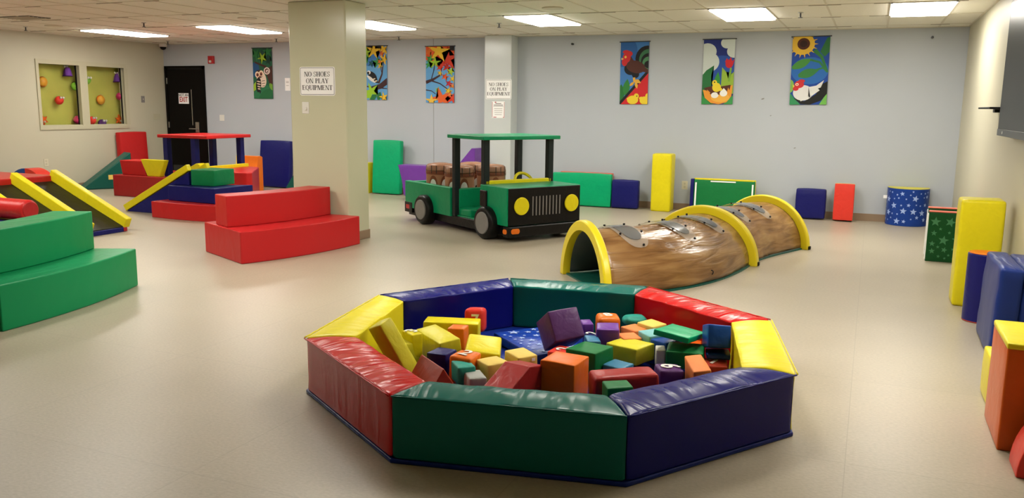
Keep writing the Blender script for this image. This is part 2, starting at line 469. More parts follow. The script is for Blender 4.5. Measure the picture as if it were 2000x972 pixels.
    while y > 4:
        x = GX - 15 * .6096
        while x < XR - .3:
            if rnd.random() < .8:
                a = rnd.uniform(.10, .24); bx(bm, x - a, x + a * .8, y + .008, y + .017, CEIL - .0065, CEIL)
            x += .6096
        y -= 1.2192
    struct(link('ceiling_edge_shadows', bm, 'shadow_gap', smooth=False))
room()

def troffer(x, y, label):
    t = thing('ceiling_light', label, 'ceiling light', (x, y, CEIL - .012), 0, 'ceiling lights')
    a, b = .3048, .6096
    bm = bmesh.new()
    for q in ((-a, a, -b, -b + .022), (-a, a, b - .022, b), (-a, -a + .022, -b, b), (a - .022, a, -b, b)): bx(bm, *q, 0, .012)
    link('light_frame', bm, 'whitepl', t, smooth=False)
    bm = bmesh.new(); bx(bm, -a + .022, a - .022, -b + .022, b - .022, -.014, .010)  # glowing sides reach below the frame, added to brighten the ceiling
    link('light_diffuser', bm, 'diff', t, smooth=False)
    return t
LX = [(-10.93, 'far left'), (-8.66, ''), (-6.33, ''), (-3.885, ''), (-1.45, ''), (.375, '')]
LL = ['lit ceiling light nearest the left wall, above the two-pane window', 'lit ceiling light between the door and the pillar, second from the left wall',
      'lit ceiling light partly hidden by the pillar', 'lit ceiling light in front of the pilaster, above the green truck',
      'lit ceiling light in front of the nest and chick banner', 'lit ceiling light nearest the right wall, by the television']
for (x, _), l in zip(LX, LL): troffer(x, 10.10, l)
for (x, _), k in zip(LX, ('nearest the left wall', 'second from the left wall', 'left of the pit', 'above the left of the pit', 'above the right of the pit', 'nearest the right wall')):
    troffer(x, 5.22, 'ceiling light out of view over the pit row, ' + k)

def ceiling_bits():
    sp = ((-11.65, 8.93, 'nearest the dark air vent'), (-9.34, 8.95, 'between the two leftmost lights'), (-11.67, 11.7, 'above the door'), (-9.31, 11.73, 'just left of the pillar'),
          (-7.04, 11.89, 'above the songbird banner'), (-4.61, 10.35, 'left of the light before the pilaster'), (-.84, 10.16, 'between the two rightmost lights'))
    for x, y, l in sp:
        t = thing('sprinkler_head', 'small ceiling sprinkler head ' + l, 'sprinkler', (x, y, CEIL), 0, 'sprinkler heads')
        link('escutcheon', cyl_bm(.032, -.008, 0, 20, .003), 'metal', t)
        link('stem', cyl_bm(.009, -.055, -.006, 12, .002), 'dmetal', t)
        link('deflector', cyl_bm(.026, -.060, -.054, 16, .002), 'dmetal', t)
    for x, y, l in ((-3.34, 8.94, 'right of centre, in front of the pilaster'), (-7.48, 8.86, 'left of the pillar'), (-11.06, 8.93, 'near the left wall')):
        o = link('ceiling_speaker', cyl_bm(.12, -.012, 0, 36, .005), 'tbar', loc=(x, y, CEIL)); tag(o, 'round beige ceiling speaker grille ' + l, 'ceiling speaker', 'round ceiling grilles')
    t = thing('air_vent', 'dark open ceiling air vent near the left wall', 'air vent', (-10.38, 7.95, CEIL))
    bm = bmesh.new(); bx(bm, -.29, .29, -.16, .16, -.006, 0); link('vent_opening', bm, 'blackpl', t, smooth=False)
    bm = bmesh.new()
    for i in range(6): bx(bm, -.28, .28, -.15 + i * .06, -.135 + i * .06, -.014, -.005)
    link('vent_louver', bm, 'tbar', t, smooth=False)
    t = thing('security_camera', 'white dome security camera in the corner above the door', 'camera', (-12.36, 12.27, CEIL))
    link('camera_mount', cyl_bm(.07, -.055, 0, 24, .01), 'whitepl', t)
    bm = lathe_bm([(.055, -.05), (.055, -.065), (.045, -.09), (.025, -.105), (.004, -.11)], 24); link('camera_dome', bm, 'blackpl', t)
ceiling_bits()
# ================================================================ WALL ITEMS
def plate(name, label, cat, loc, rot, w=.075, h=.12, mat='creampl', kind='outlet', group=None):
    t = thing(name, label, cat, loc, 0, group, rot=rot)          # local: x right, z up, faces -y
    link('cover_plate', bxb(-w / 2, w / 2, -.007, 0, -h / 2, h / 2, .003, 2), mat, t)
    if kind == 'outlet':
        for z in (.024, -.024):
            link('socket', xf(cyl_bm(.016, 0, .004, 16, .001), (0, -.006, z), (PI / 2, 0, 0)), 'creampl' if mat != 'creampl' else 'trim', t)
    elif kind == 'switch':
        link('toggle', bxb(-.005, .005, -.018, -.006, -.010, .012, .002, 1), 'whitepl', t)
    elif kind == 'knob':
        link('dimmer_knob', xf(cyl_bm(.019, 0, .018, 24, .004), (.005, -.006, -.01), (PI / 2, 0, 0)), 'whitepl', t)
    return t
plate('wall_outlet', 'cream power outlet on the back wall beside the tall yellow block', 'outlet', (-2.486, YB, .37), (0, 0, 0), .085, .125)
plate('wall_outlet', 'cream power outlet low on the left wall under the window', 'outlet', (XL, 9.72, .48), (0, 0, PI / 2), .08, .12)
plate('light_switch', 'grey light switch on the left wall between window and door', 'light switch', (XL, 11.81, 1.53), (0, 0, PI / 2), .08, .12, 'hub', 'switch')
plate('wall_plate', 'blank cream double cover plate on the left wall near the door', 'cover plate', (XL, 12.12, 1.21), (0, 0, PI / 2), .16, .11, 'trim', 'none')
plate('wall_plate', 'blank pale cover plate on the back wall right of the door', 'cover plate', (-11.11, YB, 1.21), (0, 0, 0), .11, .11, 'whitepl', 'none')
plate('dimmer_switch', 'white dimmer switch on the pillar under the sign', 'light switch', (-5.67, 7.60, 1.44), (0, 0, 0), .088, .125, 'whitepl', 'knob')

t = thing('fire_alarm', 'red fire alarm strobe high on the back wall right of the door', 'fire alarm', (-11.285, YB, 2.26))
link('alarm_body', bxb(-.062, .062, -.045, 0, -.07, .07, .006, 2), 'redpl', t)
link('strobe_lens', bxb(-.022, .022, -.062, -.044, -.052, -.012, .004, 2), 'whitepl', t)
for x, l in ((-4.278, 'near the pilaster'), (.617, 'near the right corner')):
    o = link('wall_sprinkler', xf(cyl_bm(.016, 0, .05, 12, .003), (0, 0, 0), (PI / 2, 0, 0)), 'dmetal', loc=(x, YB, 2.425)); tag(o, 'small dark fitting high on the back wall ' + l, 'wall fitting', 'dark wall fittings')

# ---- serif capitals drawn as strokes
def glyph(ch):
    T, t, s = .18, .075, .06      # thick stem, thin stroke, serif height
    P_, H_ = [], 1.0
    def rect(x0, y0, x1, y1): P_.append([(x0, y0), (x1, y0), (x1, y1), (x0, y1)])
    def stem(x, w=T, y0=0, y1=1, sb=True, st=True):
        rect(x, y0, x + w, y1)
        if sb: rect(x - .07, y0, x + w + .07, y0 + s)
        if st: rect(x - .07, y1 - s, x + w + .07, y1)
    def diag(x0, y0, x1, y1, w): P_.append([(x0, y0), (x0 + w, y0), (x1 + w, y1), (x1, y1)])
    def ring(cx, cy, rx, ry, wx, wy, a0=0, a1=360, n=28):
        for i in range(n):
            a = R(a0 + (a1 - a0) * i / n); b = R(a0 + (a1 - a0) * (i + 1) / n)
            P_.append([(cx + rx * math.cos(a), cy + ry * math.sin(a)), (cx + rx * math.cos(b), cy + ry * math.sin(b)), (cx + (rx - wx) * math.cos(b), cy + (ry - wy) * math.sin(b)), (cx + (rx - wx) * math.cos(a), cy + (ry - wy) * math.sin(a))])
    w = .8
    if ch == 'N': stem(.10, t); stem(.70, t); diag(.60, 0, .08, 1, .16); w = .86
    elif ch == 'O': ring(.42, .5, .40, .52, .15, .05); w = .84
    elif ch == 'S':
        ring(.30, .74, .25, .27, .09, .07, 20, 270, 20); ring(.30, .26, .26, .27, .10, .07, -160, 90, 20); rect(.50, .72, .55, .98); rect(.04, .02, .09, .28); w = .62
    elif ch == 'H': stem(.10); stem(.62); rect(.10, .47, .70, .53); w = .90
    elif ch == 'E': stem(.08); rect(.08, .95, .62, 1); rect(.57, .78, .62, 1); rect(.08, .48, .48, .53); rect(.44, .38, .48, .63); rect(.08, 0, .66, .05); rect(.61, 0, .66, .24); w = .72
    elif ch == 'P': stem(.08); ring(.30, .73, .30, .27, .13, .05, -90, 90, 16); rect(.15, .95, .30, 1); rect(.15, .46, .30, .51); w = .66
    elif ch == 'L': stem(.08); rect(.08, 0, .62, .05); rect(.57, 0, .62, .26); w = .68
    elif ch == 'A': diag(.08, 0, .36, 1, t); diag(.60, 0, .34, 1, T); rect(.20, .32, .62, .37); rect(0, 0, .22, s); rect(.52, 0, .84, s); w = .84
    elif ch == 'Y': diag(.34, .42, .04, 1, T); diag(.38, .42, .68, 1, t); stem(.34, T, 0, .46, True, False); rect(-.02, .95, .28, 1); rect(.58, .95, .82, 1); w = .80
    elif ch == 'Q': ring(.42, .5, .40, .52, .15, .05); P_.append([(.42, .06), (.52, .10), (.86, -.22), (.70, -.20)]); w = .86
    elif ch == 'U': stem(.10, T, .3, 1, False, True); stem(.66, t, .3, 1, False, True); ring(.41, .30, .31, .32, .13, .06, 180, 360, 18); w = .84
    elif ch == 'I': stem(.10); w = .36
    elif ch == 'M': stem(.08, t); stem(.84, T); diag(.46, 0, .08, 1, T); diag(.48, 0, .84, 1, t); w = 1.08
    elif ch == 'T': stem(.30, T, 0, 1, True, False); rect(.02, .95, .73, 1); rect(.02, .74, .07, 1); rect(.68, .74, .73, 1); w = .76
    elif ch == ' ': w = .42
    return P_, w
def serif_bm(lines, width, top, lh, cap, xs=1.14):
    """lines centred on x=0; local x right, z up, at y=0"""
    bm = bmesh.new(); k = 0
    for i, ln in enumerate(lines):
        gl = [glyph(c) for c in ln]; tot = sum(g[1] for g in gl) * cap * xs; x = -tot / 2; z = top - i * lh
        for ps, w_ in gl:
            for p in ps:
                k += 1; e = -.0001 * (k % 5)
                bm.faces.new([bm.verts.new((x + a * cap * xs, e, z + b * cap)) for a, b in p])
            x += w_ * cap * xs
    return bm
def rrect(w, h, r, n=6):
    out = []
    for cx, cy, a0 in ((w / 2 - r, h / 2 - r, 0), (-w / 2 + r, h / 2 - r, 90), (-w / 2 + r, -h / 2 + r, 180), (w / 2 - r, -h / 2 + r, 270)):
        for i in range(n + 1): a = R(a0 + 90 * i / n); out.append((cx + r * math.cos(a), cy + r * math.sin(a)))
    return out
def shoe_sign(loc, W, Hh, label):
    t = thing('shoe_rule_sign', label, 'sign', loc, 0, 'no shoes signs')
    bm = prism_bm(rrect(W, Hh, .022), -.004, 0, 0, axis='y'); link('sign_board', bm, 'paper', t, smooth=False)
    o = rrect(W - .018, Hh - .018, .016); i_ = rrect(W - .026, Hh - .026, .013); bm = bmesh.new(); n = len(o)
    vo = [bm.verts.new((a, -.0052, b)) for a, b in o]; vi = [bm.verts.new((a, -.0052, b)) for a, b in i_]
    for k in range(n): bm.faces.new((vo[k], vo[(k + 1) % n], vi[(k + 1) % n], vi[k]))
    link('sign_border', bm, 'ink', t, smooth=False)
    bm = serif_bm(['NO SHOES', 'ON PLAY', 'EQUIPMENT'], W, Hh * .165, Hh * .235, Hh * .165)
    link('sign_lettering', bm, 'ink', t, smooth=False, loc=(0, -.0056, 0))
    return t
shoe_sign((-5.509, 7.60, 1.722), .452, .302, 'white NO SHOES ON PLAY EQUIPMENT sign on the near pillar')
shoe_sign((-5.388, 12.10, 1.742), .438, .304, 'white NO SHOES ON PLAY EQUIPMENT sign on the far pilaster')

t = thing('notice', 'small white printed notice taped below the sign on the far pilaster', 'notice', (-5.39, 12.10, 1.43))
link('notice_sheet', bxb(-.11, .11, -.003, 0, -.128, .128, .001, 1), 'paper', t, smooth=False)
bm = bmesh.new()
for z, w_ in ((.05, .085), (.015, .07), (-.015, .07), (-.045, .066), (-.075, .06)):
    bx(bm, -w_, w_, -.0042, -.003, z - .003, z + .003)
bx(bm, -.08, .08, -.0042, -.003, .064, .076)
bx(bm, -.05, .05, -.0042, -.003, .088, .10)
link('notice_print', bm, 'hub', t, smooth=False)
bm = bmesh.new(); bx(bm, -.105, -.099, -.0042, -.003, -.12, .12); bx(bm, .099, .105, -.0042, -.003, -.12, .12); bx(bm, -.08, -.03, -.0044, -.003, -.12, -.11); bx(bm, .08, .10, -.0044, -.003, -.12, -.112); bx(bm, -.06, -.035, -.0044, -.003, .108, .122)
link('notice_border', bm, 'dred', t, smooth=False)
t = thing('exit_sign', 'white and red NOT AN EXIT sign on the dark door', 'sign', (-11.99, YB - .022, 1.555))
link('sign_board', bxb(-.125, .125, -.004, 0, -.098, .098, .002, 1), 'paper', t, smooth=False)
text_obj('sign_lettering', 'NOT AN', .062, 'ink', t, (0, -.005, .062), (PI / 2, 0, 0), .0005)
o = text_obj('sign_word', 'EXIT', .118, 'inkred', t, (0, -.005, -.022), (PI / 2, 0, 0), .0005); o.scale = (.82, 1.1, 1)
t = thing('paper_sheet', 'white sheet on the back wall just left of the pillar', 'paper', (-9.60, YB, 1.82))
link('sheet', bxb(-.055, .055, -.003, 0, -.11, .11, .001, 1), 'paper', t, smooth=False)
bm = bmesh.new()
for z in (.05, .03, -.02): bx(bm, -.03, .03, -.0042, -.003, z - .003, z + .003)
link('sheet_print', bm, 'hub', t, smooth=False)

# ---- television on the right wall and small shelf beside it
t = thing('television', 'large black flat television on the right wall', 'television', (XR, 7.30, 1.30))
link('wall_bracket', bxb(-.055, 0, -.25, .25, .3, .75, .004, 1), 'dmetal', t)
link('tv_body', bxb(-.105, -.055, -1.20, .55, 0, 1.045, .006, 2), 'blackpl', t)
scr, nt, b = nodes_of('tv_screen_glass'); b.inputs['Base Color'].default_value = (.012, .012, .013, 1); b.inputs['Roughness'].default_value = .32; b.inputs['Specular IOR Level'].default_value = .12
bm = bmesh.new(); bx(bm, -.1065, -.105, -1.17, .51, .055, 1.015); link('tv_screen', bm, scr, t, smooth=False)
link('tv_bezel', bxb(-.1095, -.104, -1.20, .55, .0, .052, .001, 1), 'dmetal', t, smooth=False)
bm = bmesh.new(); bx(bm, -.1105, -.109, .24, .265, .016, .036); link('tv_badge', bm, 'whitepl', t, smooth=False)
t = thing('wall_shelf', 'small black shelf on the right wall beside the television', 'shelf', (XR, 8.45, 1.51))
link('shelf_board', bxb(-.16, 0, -.42, .42, 0, .016, .003, 1), 'blackpl', t)
link('shelf_bracket', bxb(-.08, 0, -.06, .06, -.03, .001, .004, 1), 'blackpl', t)

for x, z, w_ in ((-1.45, 1.63, .022), (-1.33, 1.40, .012), (-.98, .96, .016)):
    bm = bmesh.new(); vs = [bm.verts.new((x + w_ * math.cos(k * .628), YB - .0012, z + w_ * .4 * math.sin(k * .628) + w_ * .3 * math.cos(k * .628))) for k in range(10)]
    bm.faces.new(vs); tag(link('trim_scuff', bm, 'hub', smooth=False), kind='structure')

# ---- banners: a hanging cloth whose print is cut out of flat colours
BC = {}
def bcol(c):
    if c not in BC:
        BC[c] = plain('print_%02x%02x%02x' % c, tuple(((v / 255.) ** 2.2) * .95 for v in c), .7)
    return BC[c]
def clip_poly(poly, w, h):
    def cl(ps, f, inter):
        out = []
        for i in range(len(ps)):
            a, b = ps[i - 1], ps[i]
            if f(b):
                if not f(a): out.append(inter(a, b))
                out.append(b)
            elif f(a): out.append(inter(a, b))
        return out
    def ix(v): return lambda a, b: (v, a[1] + (b[1] - a[1]) * (v - a[0]) / (b[0] - a[0]))
    def iy(v): return lambda a, b: (a[0] + (b[0] - a[0]) * (v - a[1]) / (b[1] - a[1]), v)
    for f, g in ((lambda p: p[0] >= 0, ix(0)), (lambda p: p[0] <= w, ix(w)), (lambda p: p[1] >= 0, iy(0)), (lambda p: p[1] <= h, iy(h))):
        if not poly: return []
        poly = cl(poly, f, g)
    return poly
def ell(cx, cy, rx, ry=None, n=24, a=0):
    ry = ry or rx; ca, sa = math.cos(a), math.sin(a)
    return [(cx + rx * math.cos(2 * PI * i / n) * ca - ry * math.sin(2 * PI * i / n) * sa, cy + rx * math.cos(2 * PI * i / n) * sa + ry * math.sin(2 * PI * i / n) * ca) for i in range(n)]
def leaf(cx, cy, r, a=0.0, k=5):
    pts = []
    for i in range(k):
        b = a + PI * 2 * i / k
        for da, rr in ((-.28, .52), (0, 1.0), (.28, .52)): pts.append((cx + r * rr * math.cos(b + da), cy + r * rr * math.sin(b + da)))
        pts.append((cx + r * .3 * math.cos(b + PI / k), cy + r * .3 * math.sin(b + PI / k)))
    return pts
def blade(x0, y0, x1, y1, wd, n=8, bend=0.0):
    dx, dy = x1 - x0, y1 - y0; L_ = math.hypot(dx, dy); nx, ny = -dy / L_, dx / L_; a, b = [], []
    for i in range(n + 1):
        s = i / n; ww = wd * math.sin(PI * min(1, s * .9 + .1)) * .5; bd = bend * math.sin(PI * s)
        a.append((x0 + dx * s + nx * (ww + bd), y0 + dy * s + ny * (ww + bd))); b.append((x0 + dx * s - nx * (ww - bd), y0 + dy * s - ny * (ww - bd)))
    return a + b[::-1]
def line(pts, w0, w1=None):
    w1 = w0 if w1 is None else w1; a, b = [], []; n = len(pts)
    for i, (x, y) in enumerate(pts):
        px_, py_ = pts[max(i - 1, 0)]; qx, qy = pts[min(i + 1, n - 1)]; L_ = math.hypot(qx - px_, qy - py_) or 1; nx, ny = -(qy - py_) / L_, (qx - px_) / L_; ww = (w0 + (w1 - w0) * i / (n - 1)) / 2
        a.append((x + nx * ww, y + ny * ww)); b.append((x - nx * ww, y - ny * ww))
    return a + b[::-1]
def banner(x0, x1, z0, z1, bg, shapes, label, tilt=0.0):
    """shapes are (colour, polygon) with x 0..1 and y 0..2 (up)"""
    W, Hh = x1 - x0, z1 - z0; sx, sy = W, Hh / 2
    t = thing('wall_banner', label, 'banner', (x0, YB, z0), 0, 'picture banners on the back wall'); t.rotation_euler = (0, tilt, 0)
    bm = bmesh.new(); mats = [bcol(bg)]; idx = {bg: 0}
    bx(bm, 0, W, -.016, -.012, 0, Hh)
    for i, (c, p) in enumerate(shapes):
        if c not in idx: idx[c] = len(mats); mats.append(bcol(c))
        p = clip_poly([(a * sx, b * sy) for a, b in p], W, Hh)
        if len(p) < 3: continue
        q = []
        for v in p:
            if not q or math.hypot(v[0] - q[-1][0], v[1] - q[-1][1]) > 1e-5: q.append(v)
        if math.hypot(q[0][0] - q[-1][0], q[0][1] - q[-1][1]) < 1e-5: q.pop()
        if len(q) < 3: continue
        try:
            f = bm.faces.new([bm.verts.new((a, -.0163 - .00025 * i, b)) for a, b in q]); f.material_index = idx[c]
            if f.calc_area() > 0: bmesh.ops.triangulate(bm, faces=[f])
        except ValueError: pass
    me = bpy.data.meshes.new('banner_cloth'); bm.to_mesh(me); bm.free()
    for m in mats: me.materials.append(m)
    o = bpy.data.objects.new('banner_cloth', me); C.objects.link(o); o.parent = t
    link('hanging_rod', xf(cyl_bm(.007, -.02, W + .02, 12, .002), (0, -.014, Hh), (0, PI / 2, 0)), 'dmetal', t)
K = (14, 12, 16)
# owl
G1, G2, G3, BR = (20, 92, 62), (38, 120, 60), (150, 190, 40), (70, 35, 25)
owl = [((16, 80, 130), ell(.12, 1.15, .22, .3)), ((12, 70, 60), ell(.8, 1.75, .4, .3)), (BR, [(.55, 1.35), (.75, 1.2), (1.1, 1.35), (1.1, .5), (.9, .45), (.72, .9)]), (BR, line([(.1, 1.45), (.4, 1.35), (.7, 1.25)], .06, .1)),
       (G2, leaf(.8, 1.85, .3, .4)), (G2, leaf(.2, 1.75, .3, 1.0)), (G3, leaf(.5, 1.62, .26, .8)), ((15, 60, 45), leaf(.85, 1.5, .22)), ((30, 110, 70), blade(.0, .1, .9, .5, .5)), ((20, 100, 55), blade(.3, .0, 1.1, .35, .4)), (G3, blade(-.05, .3, .3, .75, .22)), ((110, 160, 50), blade(.85, .6, 1.1, .3, .2)),
       ((235, 215, 195), ell(.44, .78, .24, .34, a=.3)), (K, ell(.27, .55, .14, .3, a=-.1)), ((225, 200, 175), blade(.18, .7, .42, .66, .05)), ((225, 200, 175), blade(.18, .6, .42, .56, .05)), ((225, 200, 175), blade(.2, .5, .4, .46, .05)), ((225, 200, 175), blade(.22, .4, .38, .38, .05)), (K, [(.28, .3), (.4, .32), (.35, .18)]),
       (BR, ell(.33, .98, .21, .16)), ((240, 220, 190), ell(.23, .96, .12, .12)), ((240, 220, 190), ell(.44, 1.0, .12, .12)), ((150, 80, 60), ell(.24, .95, .07, .075)), ((150, 80, 60), ell(.43, .98, .07, .075)), (K, ell(.25, .94, .035)), (K, ell(.43, .97, .035)), ((180, 90, 60), [(.32, .92), (.38, .92), (.34, .84)]),
       ((60, 30, 22), line([(.45, .7), (.62, .72)], .02)), ((60, 30, 22), line([(.45, .6), (.62, .62)], .02)), ((60, 30, 22), line([(.47, .5), (.62, .52)], .02)),
       ((240, 225, 215), ell(.74, 1.1, .16, .14)), ((90, 50, 40), ell(.74, 1.1, .11, .1)), ((240, 225, 215), ell(.76, 1.09, .07, .06)), ((90, 50, 40), ell(.77, 1.08, .03, .03))]
banner(-10.34, -9.915, 1.565, 2.455, G1, owl, 'tall banner of an owl among green leaves, left of the pillar')
# songbird
SK, YE, OR = (95, 160, 215), (235, 190, 50), (225, 110, 40)
bird = [((60, 120, 190), ell(.3, 1.55, .6, .3)), (K, ell(.45, 1.9, .5, .1)), ((60, 150, 70), leaf(.05, 1.6, .28)), ((20, 90, 90), leaf(.3, 1.35, .16)), ((60, 150, 70), leaf(.6, 1.4, .26, .4)), ((150, 190, 40), leaf(.1, 1.75, .25, .3)), (YE, leaf(.42, 1.82, .34, .2)), (YE, leaf(.85, 1.85, .3, .6)), (OR, leaf(.78, 1.72, .16)), (YE, leaf(.88, 1.5, .24)),
        (OR, leaf(.68, 1.42, .12)), (YE, leaf(.7, 1.25, .14)), (BR, line([(.62, .62), (.78, .95), (.85, 1.4)], .09, .03)), (BR, line([(.78, 1.0), (.7, 1.25)], .03, .02)), ((60, 30, 35), line([(1.05, .72), (.7, .5), (.3, .42)], .22, .16)), ((60, 30, 35), line([(.5, .46), (1.0, .42)], .05, .03)), ((60, 30, 35), line([(.35, .45), (.1, .5)], .08, .04)),
        (K, blade(.18, 1.05, .6, .62, .3)), ((225, 225, 220), blade(.12, .9, .5, .62, .12)), ((235, 235, 230), ell(.2, 1.02, .08, .07)), (K, ell(.17, 1.0, .05, .05)), ((235, 220, 190), blade(.38, .76, .5, .8, .05)), ((235, 220, 190), blade(.46, .68, .58, .72, .05)), ((150, 200, 40), leaf(.3, .32, .36, .7)), ((30, 110, 60), blade(.25, .0, .55, .2, .2)), ((30, 110, 60), blade(.6, .0, .7, .3, .2)), (YE, leaf(.85, .1, .22, .5)), ((150, 200, 40), blade(-.1, .3, .3, .1, .3))]
banner(-7.985, -7.545, 1.565, 2.455, SK, bird, 'tall banner of a bird on a branch, just right of the pillar')
# autumn leaves
aut = [((225, 85, 35), ell(.5, 1.8, .7, .4)), ((205, 55, 30), leaf(.75, 1.55, .45, .3)), (K, ell(.95, 1.93, .12, .1)), (YE, leaf(.45, 1.82, .42, .2)), (OR, leaf(.1, 1.8, .2)), ((60, 150, 70), leaf(.15, 1.55, .18)), ((60, 150, 70), leaf(.1, 1.35, .18, .4)), ((150, 190, 40), leaf(.32, 1.42, .24, .3)), ((205, 50, 30), leaf(.5, 1.25, .16)), ((190, 40, 30), leaf(.75, 1.25, .2)), ((205, 50, 30), leaf(.7, 1.4, .12)), ((60, 35, 40), line([(0, .72), (.25, .82), (.55, 1.0)], .12, .05)), ((60, 35, 40), line([(.2, .85), (.3, 1.2), (.32, 1.4)], .03, .02)), ((60, 35, 40), line([(.2, .78), (.5, .68), (.75, .5)], .05, .03)), ((60, 35, 40), line([(0, .45), (.2, .42), (.35, .3)], .04, .02)),
       ((225, 190, 40), leaf(.5, 1.05, .12)), ((225, 90, 40), leaf(.68, .92, .16)), ((170, 200, 50), leaf(.88, 1.1, .18)), ((190, 40, 60), leaf(.82, .68, .16)), ((225, 190, 40), leaf(.95, .85, .14)), ((225, 130, 40), leaf(.95, .6, .12)), ((150, 190, 60), leaf(.43, .45, .13)), ((225, 190, 40), leaf(.8, .42, .16)), ((225, 95, 35), leaf(.55, .15, .42, .6)), ((215, 60, 30), leaf(.95, .15, .25)), ((235, 190, 70), leaf(.2, .06, .25, .3)), ((235, 140, 60), leaf(.85, .3, .12))]
banner(-6.805, -6.285, 1.53, 2.43, SK, aut, 'tall banner of orange and yellow autumn leaves, left of the pilaster')
# rooster
rst = [((40, 95, 165), ell(.1, 1.7, .5, .5)), ((30, 110, 50), blade(.0, .1, .05, .65, .3)), ((45, 125, 55), blade(.2, .3, .27, .82, .25)), ((205, 30, 40), [(0, 0), (1, 1.06), (1, 0)]), (K, line([(-.02, 0), (1.02, 1.08)], .09)),
       (K, ell(.95, 1.45, .42, .42)), ((55, 110, 75), ell(1.0, 1.42, .34, .34)), (K, ell(1.0, 1.38, .27, .25)), ((75, 130, 90), ell(1.0, 1.32, .22, .2)), (K, ell(1.0, 1.27, .15, .12)),
       ((12, 12, 25), ell(.38, 1.14, .24, .2)), ((12, 12, 25), ell(.55, .96, .13, .12)), ((78, 38, 30), ell(.55, 1.2, .34, .2, a=-.2)), ((78, 38, 30), [(.3, 1.3), (.37, 1.55), (.5, 1.36)]), ((78, 38, 30), [(.6, 1.38), (1, 1.1), (1, 1.0), (.6, 1.08)]),
       ((205, 40, 45), ell(.22, 1.5, .14, .16)), ((205, 40, 45), ell(.15, 1.36, .1, .13)), ((205, 40, 45), ell(.3, 1.62, .13, .09)), ((205, 40, 45), ell(.2, 1.68, .12, .06)), ((240, 200, 120), [(.03, 1.5), (.12, 1.46), (.03, 1.42)]), ((240, 190, 80), ell(.18, 1.52, .04, .04)),
       ((225, 170, 60), line([(.5, .86), (.52, .72)], .09, .07)), ((225, 170, 60), blade(.5, .74, .75, .68, .12, bend=.03)), ((225, 170, 60), blade(.56, .72, .62, .5, .1)), ((225, 170, 60), blade(.36, .6, .52, .72, .09)),
       ((235, 205, 50), ell(.47, .14, .2, .14)), ((235, 205, 50), ell(.6, .26, .09, .09)), (K, ell(.62, .26, .02)), ((235, 205, 50), blade(.26, .18, .5, .16, .12)), ((235, 205, 50), ell(.9, .12, .18, .13)), ((235, 205, 50), ell(1.0, .26, .08, .09)), ((235, 205, 50), blade(.7, .2, .9, .16, .12))]
banner(-3.515, -3.09, 1.535, 2.44, (62, 120, 190), rst, 'tall banner of a rooster on a red slope with chicks', -.01)
# nest
CL = (205, 215, 212)
nst = [((40, 80, 165), ell(.6, 1.0, .6, .5)), (CL, ell(.12, 1.62, .3, .26)), (CL, ell(.2, 1.3, .32, .3)), (CL, [(-.1, .9), (.3, 1.0), (.3, 1.5), (-.1, 1.6)]), (CL, ell(.75, 1.88, .2, .17)), (CL, ell(1.0, 1.62, .25, .2)), (CL, ell(1.0, 1.9, .3, .3)), ((36, 110, 60), [(-.05, .3), (-.05, .85), (.12, 1.05), (.36, 1.2), (.28, .9), (.3, .3)]), ((50, 140, 60), blade(.45, .4, .5, 1.0, .2)), ((26, 100, 60), ell(.1, .1, .3, .3)),
       ((145, 180, 60), [(.6, .4), (.62, 1.14), (.75, 1.0), (.82, .8), (.95, .95), (1.1, 1.1), (1.1, .3)]), ((120, 170, 60), line([(.85, .7), (.9, 1.12)], .06)), ((205, 35, 45), ell(.84, 1.24, .12, .13)), ((205, 35, 45), [(.7, 1.3), (.76, 1.42), (.82, 1.33), (.88, 1.45), (.93, 1.32), (1.0, 1.38), (.96, 1.2)]),
       ((50, 140, 70), [(0, 0), (0, .3), (.3, 0)]), ((60, 150, 80), [(1, 0), (1, .28), (.7, 0)]), ((230, 150, 50), [(.03, .45), (.1, .2), (.3, .04), (.55, 0), (.8, .06), (.95, .25), (.98, .6), (.5, .35)]), ((235, 175, 70), ell(.6, .2, .3, .14)), ((85, 40, 22), [(.05, .5), (.3, .56), (.6, .55), (.92, .6), (.88, .4), (.6, .34), (.3, .3)]), ((230, 150, 50), [(.2, .3), (.16, .46), (.28, .36)]), ((230, 150, 50), [(.8, .34), (.84, .52), (.9, .4)]),
       ((235, 210, 50), ell(.47, .52, .14, .14)), ((235, 210, 50), ell(.4, .66, .08, .09)), ((235, 210, 50), blade(.45, .5, .68, .44, .12)), (K, ell(.4, .68, .022)), ((240, 240, 235), ell(.42, .28, .12, .09)), ((240, 240, 235), ell(.7, .34, .12, .1)), ((240, 240, 235), [(.6, .36), (.7, .5), (.8, .4)]), ((85, 40, 22), [(.5, .32), (.56, .38), (.58, .28)])]
banner(-2.298, -1.86, 1.548, 2.455, (28, 45, 120), nst, 'tall banner of a chick in a nest under clouds and a red tulip', -.008)
